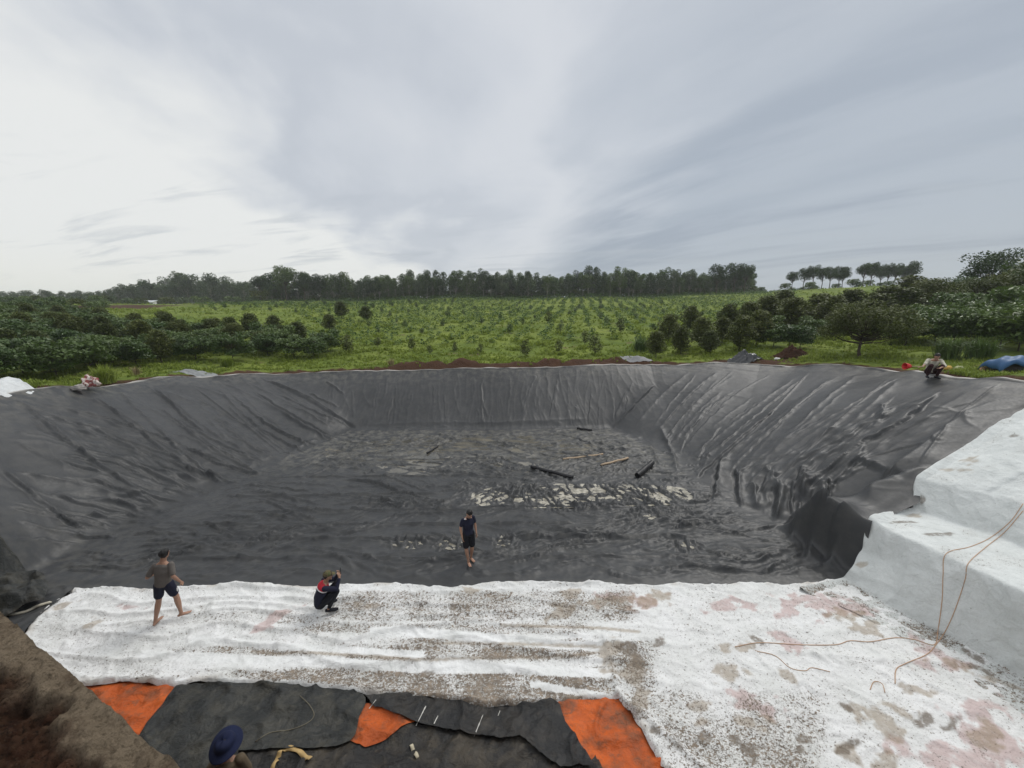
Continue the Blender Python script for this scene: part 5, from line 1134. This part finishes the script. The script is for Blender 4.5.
bn = ns(1.1, 6, .6, (.5, 1.6, 1), math.radians(51), (2., 3., 0), .2); bd = mth('ADD', mth('ADD', mth('MULTIPLY', cx_, .78), mth('MULTIPLY', cy_, .63)), mth('MULTIPLY', mth('SUBTRACT', bn, .5), 1.1))
for off, wd, am in ((-1.80, .30, .62), (-2.45, .26, .35), (-1.25, .2, .28)):
    bb = mth('ABSOLUTE', mth('ADD', bd, off)); colr = mixc(mth('MULTIPLY', mr(bb, wd, .02, 0, am), mr(cx_, .35, .85, 0, 1)), colr, c10(.30, .35, .42))
wi = ns(1.9, 7, .6, (.45, 1.8, 1), math.radians(12), (1.2, 7.3, 0), .5); colr = mixc(mth('MULTIPLY', mr(wi, .53, .68, 0, .5), mr(sx.outputs[2], .42, .05)), colr, c10(.40, .44, .49))
colr = mixc(mth('MULTIPLY', mr(sx.outputs[2], .12, 0), mr(sx.outputs[0], -.2, -.8, 0, .7)), colr, c10(.82, .82, .76))
colr = mixc(mr(sx.outputs[2], .60, 1., 0, 1), colr, c10(1.0, 1.01, 1.03))        # an overcast sky is brightest overhead
colr = mixc(mr(sx.outputs[1], -.1, -.6, 0, .6), colr, c10(.9, .92, .95))
fin = mixc(.93, sky.outputs[0], colr); Lk(fin, bg.inputs[0]); bg.inputs[1].default_value = .1
sun = bpy.data.lights.new('sun', 'SUN'); sun.energy = 1.5; sun.angle = math.radians(28); sun.color = (1, .965, .91); so_ = bpy.data.objects.new('sun', sun); COL.objects.link(so_)
dv = Vector((math.sin(SUN_AZ)*math.cos(SUN_EL), math.cos(SUN_AZ)*math.cos(SUN_EL), math.sin(SUN_EL))); so_.rotation_euler = dv.to_track_quat('Z', 'Y').to_euler()
hz = MB(); X0, X1, Y0_, Y1, Z0, Z1 = -1400, 1400, -300, 1500, -30, 42
hz.add([(X0, Y0_, Z0), (X1, Y0_, Z0), (X1, Y1, Z0), (X0, Y1, Z0), (X0, Y0_, Z1), (X1, Y0_, Z1), (X1, Y1, Z1), (X0, Y1, Z1)], [(0, 3, 2, 1), (4, 5, 6, 7), (0, 1, 5, 4), (1, 2, 6, 5), (2, 3, 7, 6), (3, 0, 4, 7)])
hm = bpy.data.materials.new('haze'); hm.use_nodes = True; hm.node_tree.nodes.clear(); pv = hm.node_tree.nodes.new('ShaderNodeVolumePrincipled'); pv.inputs['Color'].default_value = (.92, .95, 1, 1); pv.inputs['Density'].default_value = .0004
mo = hm.node_tree.nodes.new('ShaderNodeOutputMaterial'); hm.node_tree.links.new(pv.outputs[0], mo.inputs['Volume']); hz.build('haze', hm, smooth=False, kind='stuff')
SC.cycles.volume_bounces = 1
cam = bpy.data.cameras.new('camera'); co = bpy.data.objects.new('camera', cam); COL.objects.link(co); SC.camera = co
cam.sensor_width = 36; cam.lens = 36*FOC/1024; cam.clip_start = .05; cam.clip_end = 3000; co.location = (0, 0, CAMZ); co.rotation_euler = (math.pi/2-PITCH, 0, 0)
SC.render.resolution_x = 1024; SC.render.resolution_y = 768
SC.view_settings.view_transform = 'Standard'; SC.view_settings.look = 'None'; SC.view_settings.exposure = .13; SC.view_settings.gamma = 1
SC.cycles.max_bounces = 6; SC.cycles.diffuse_bounces = 3; SC.cycles.transmission_bounces = 2
for mt in bpy.data.materials: mt.use_backface_culling = False
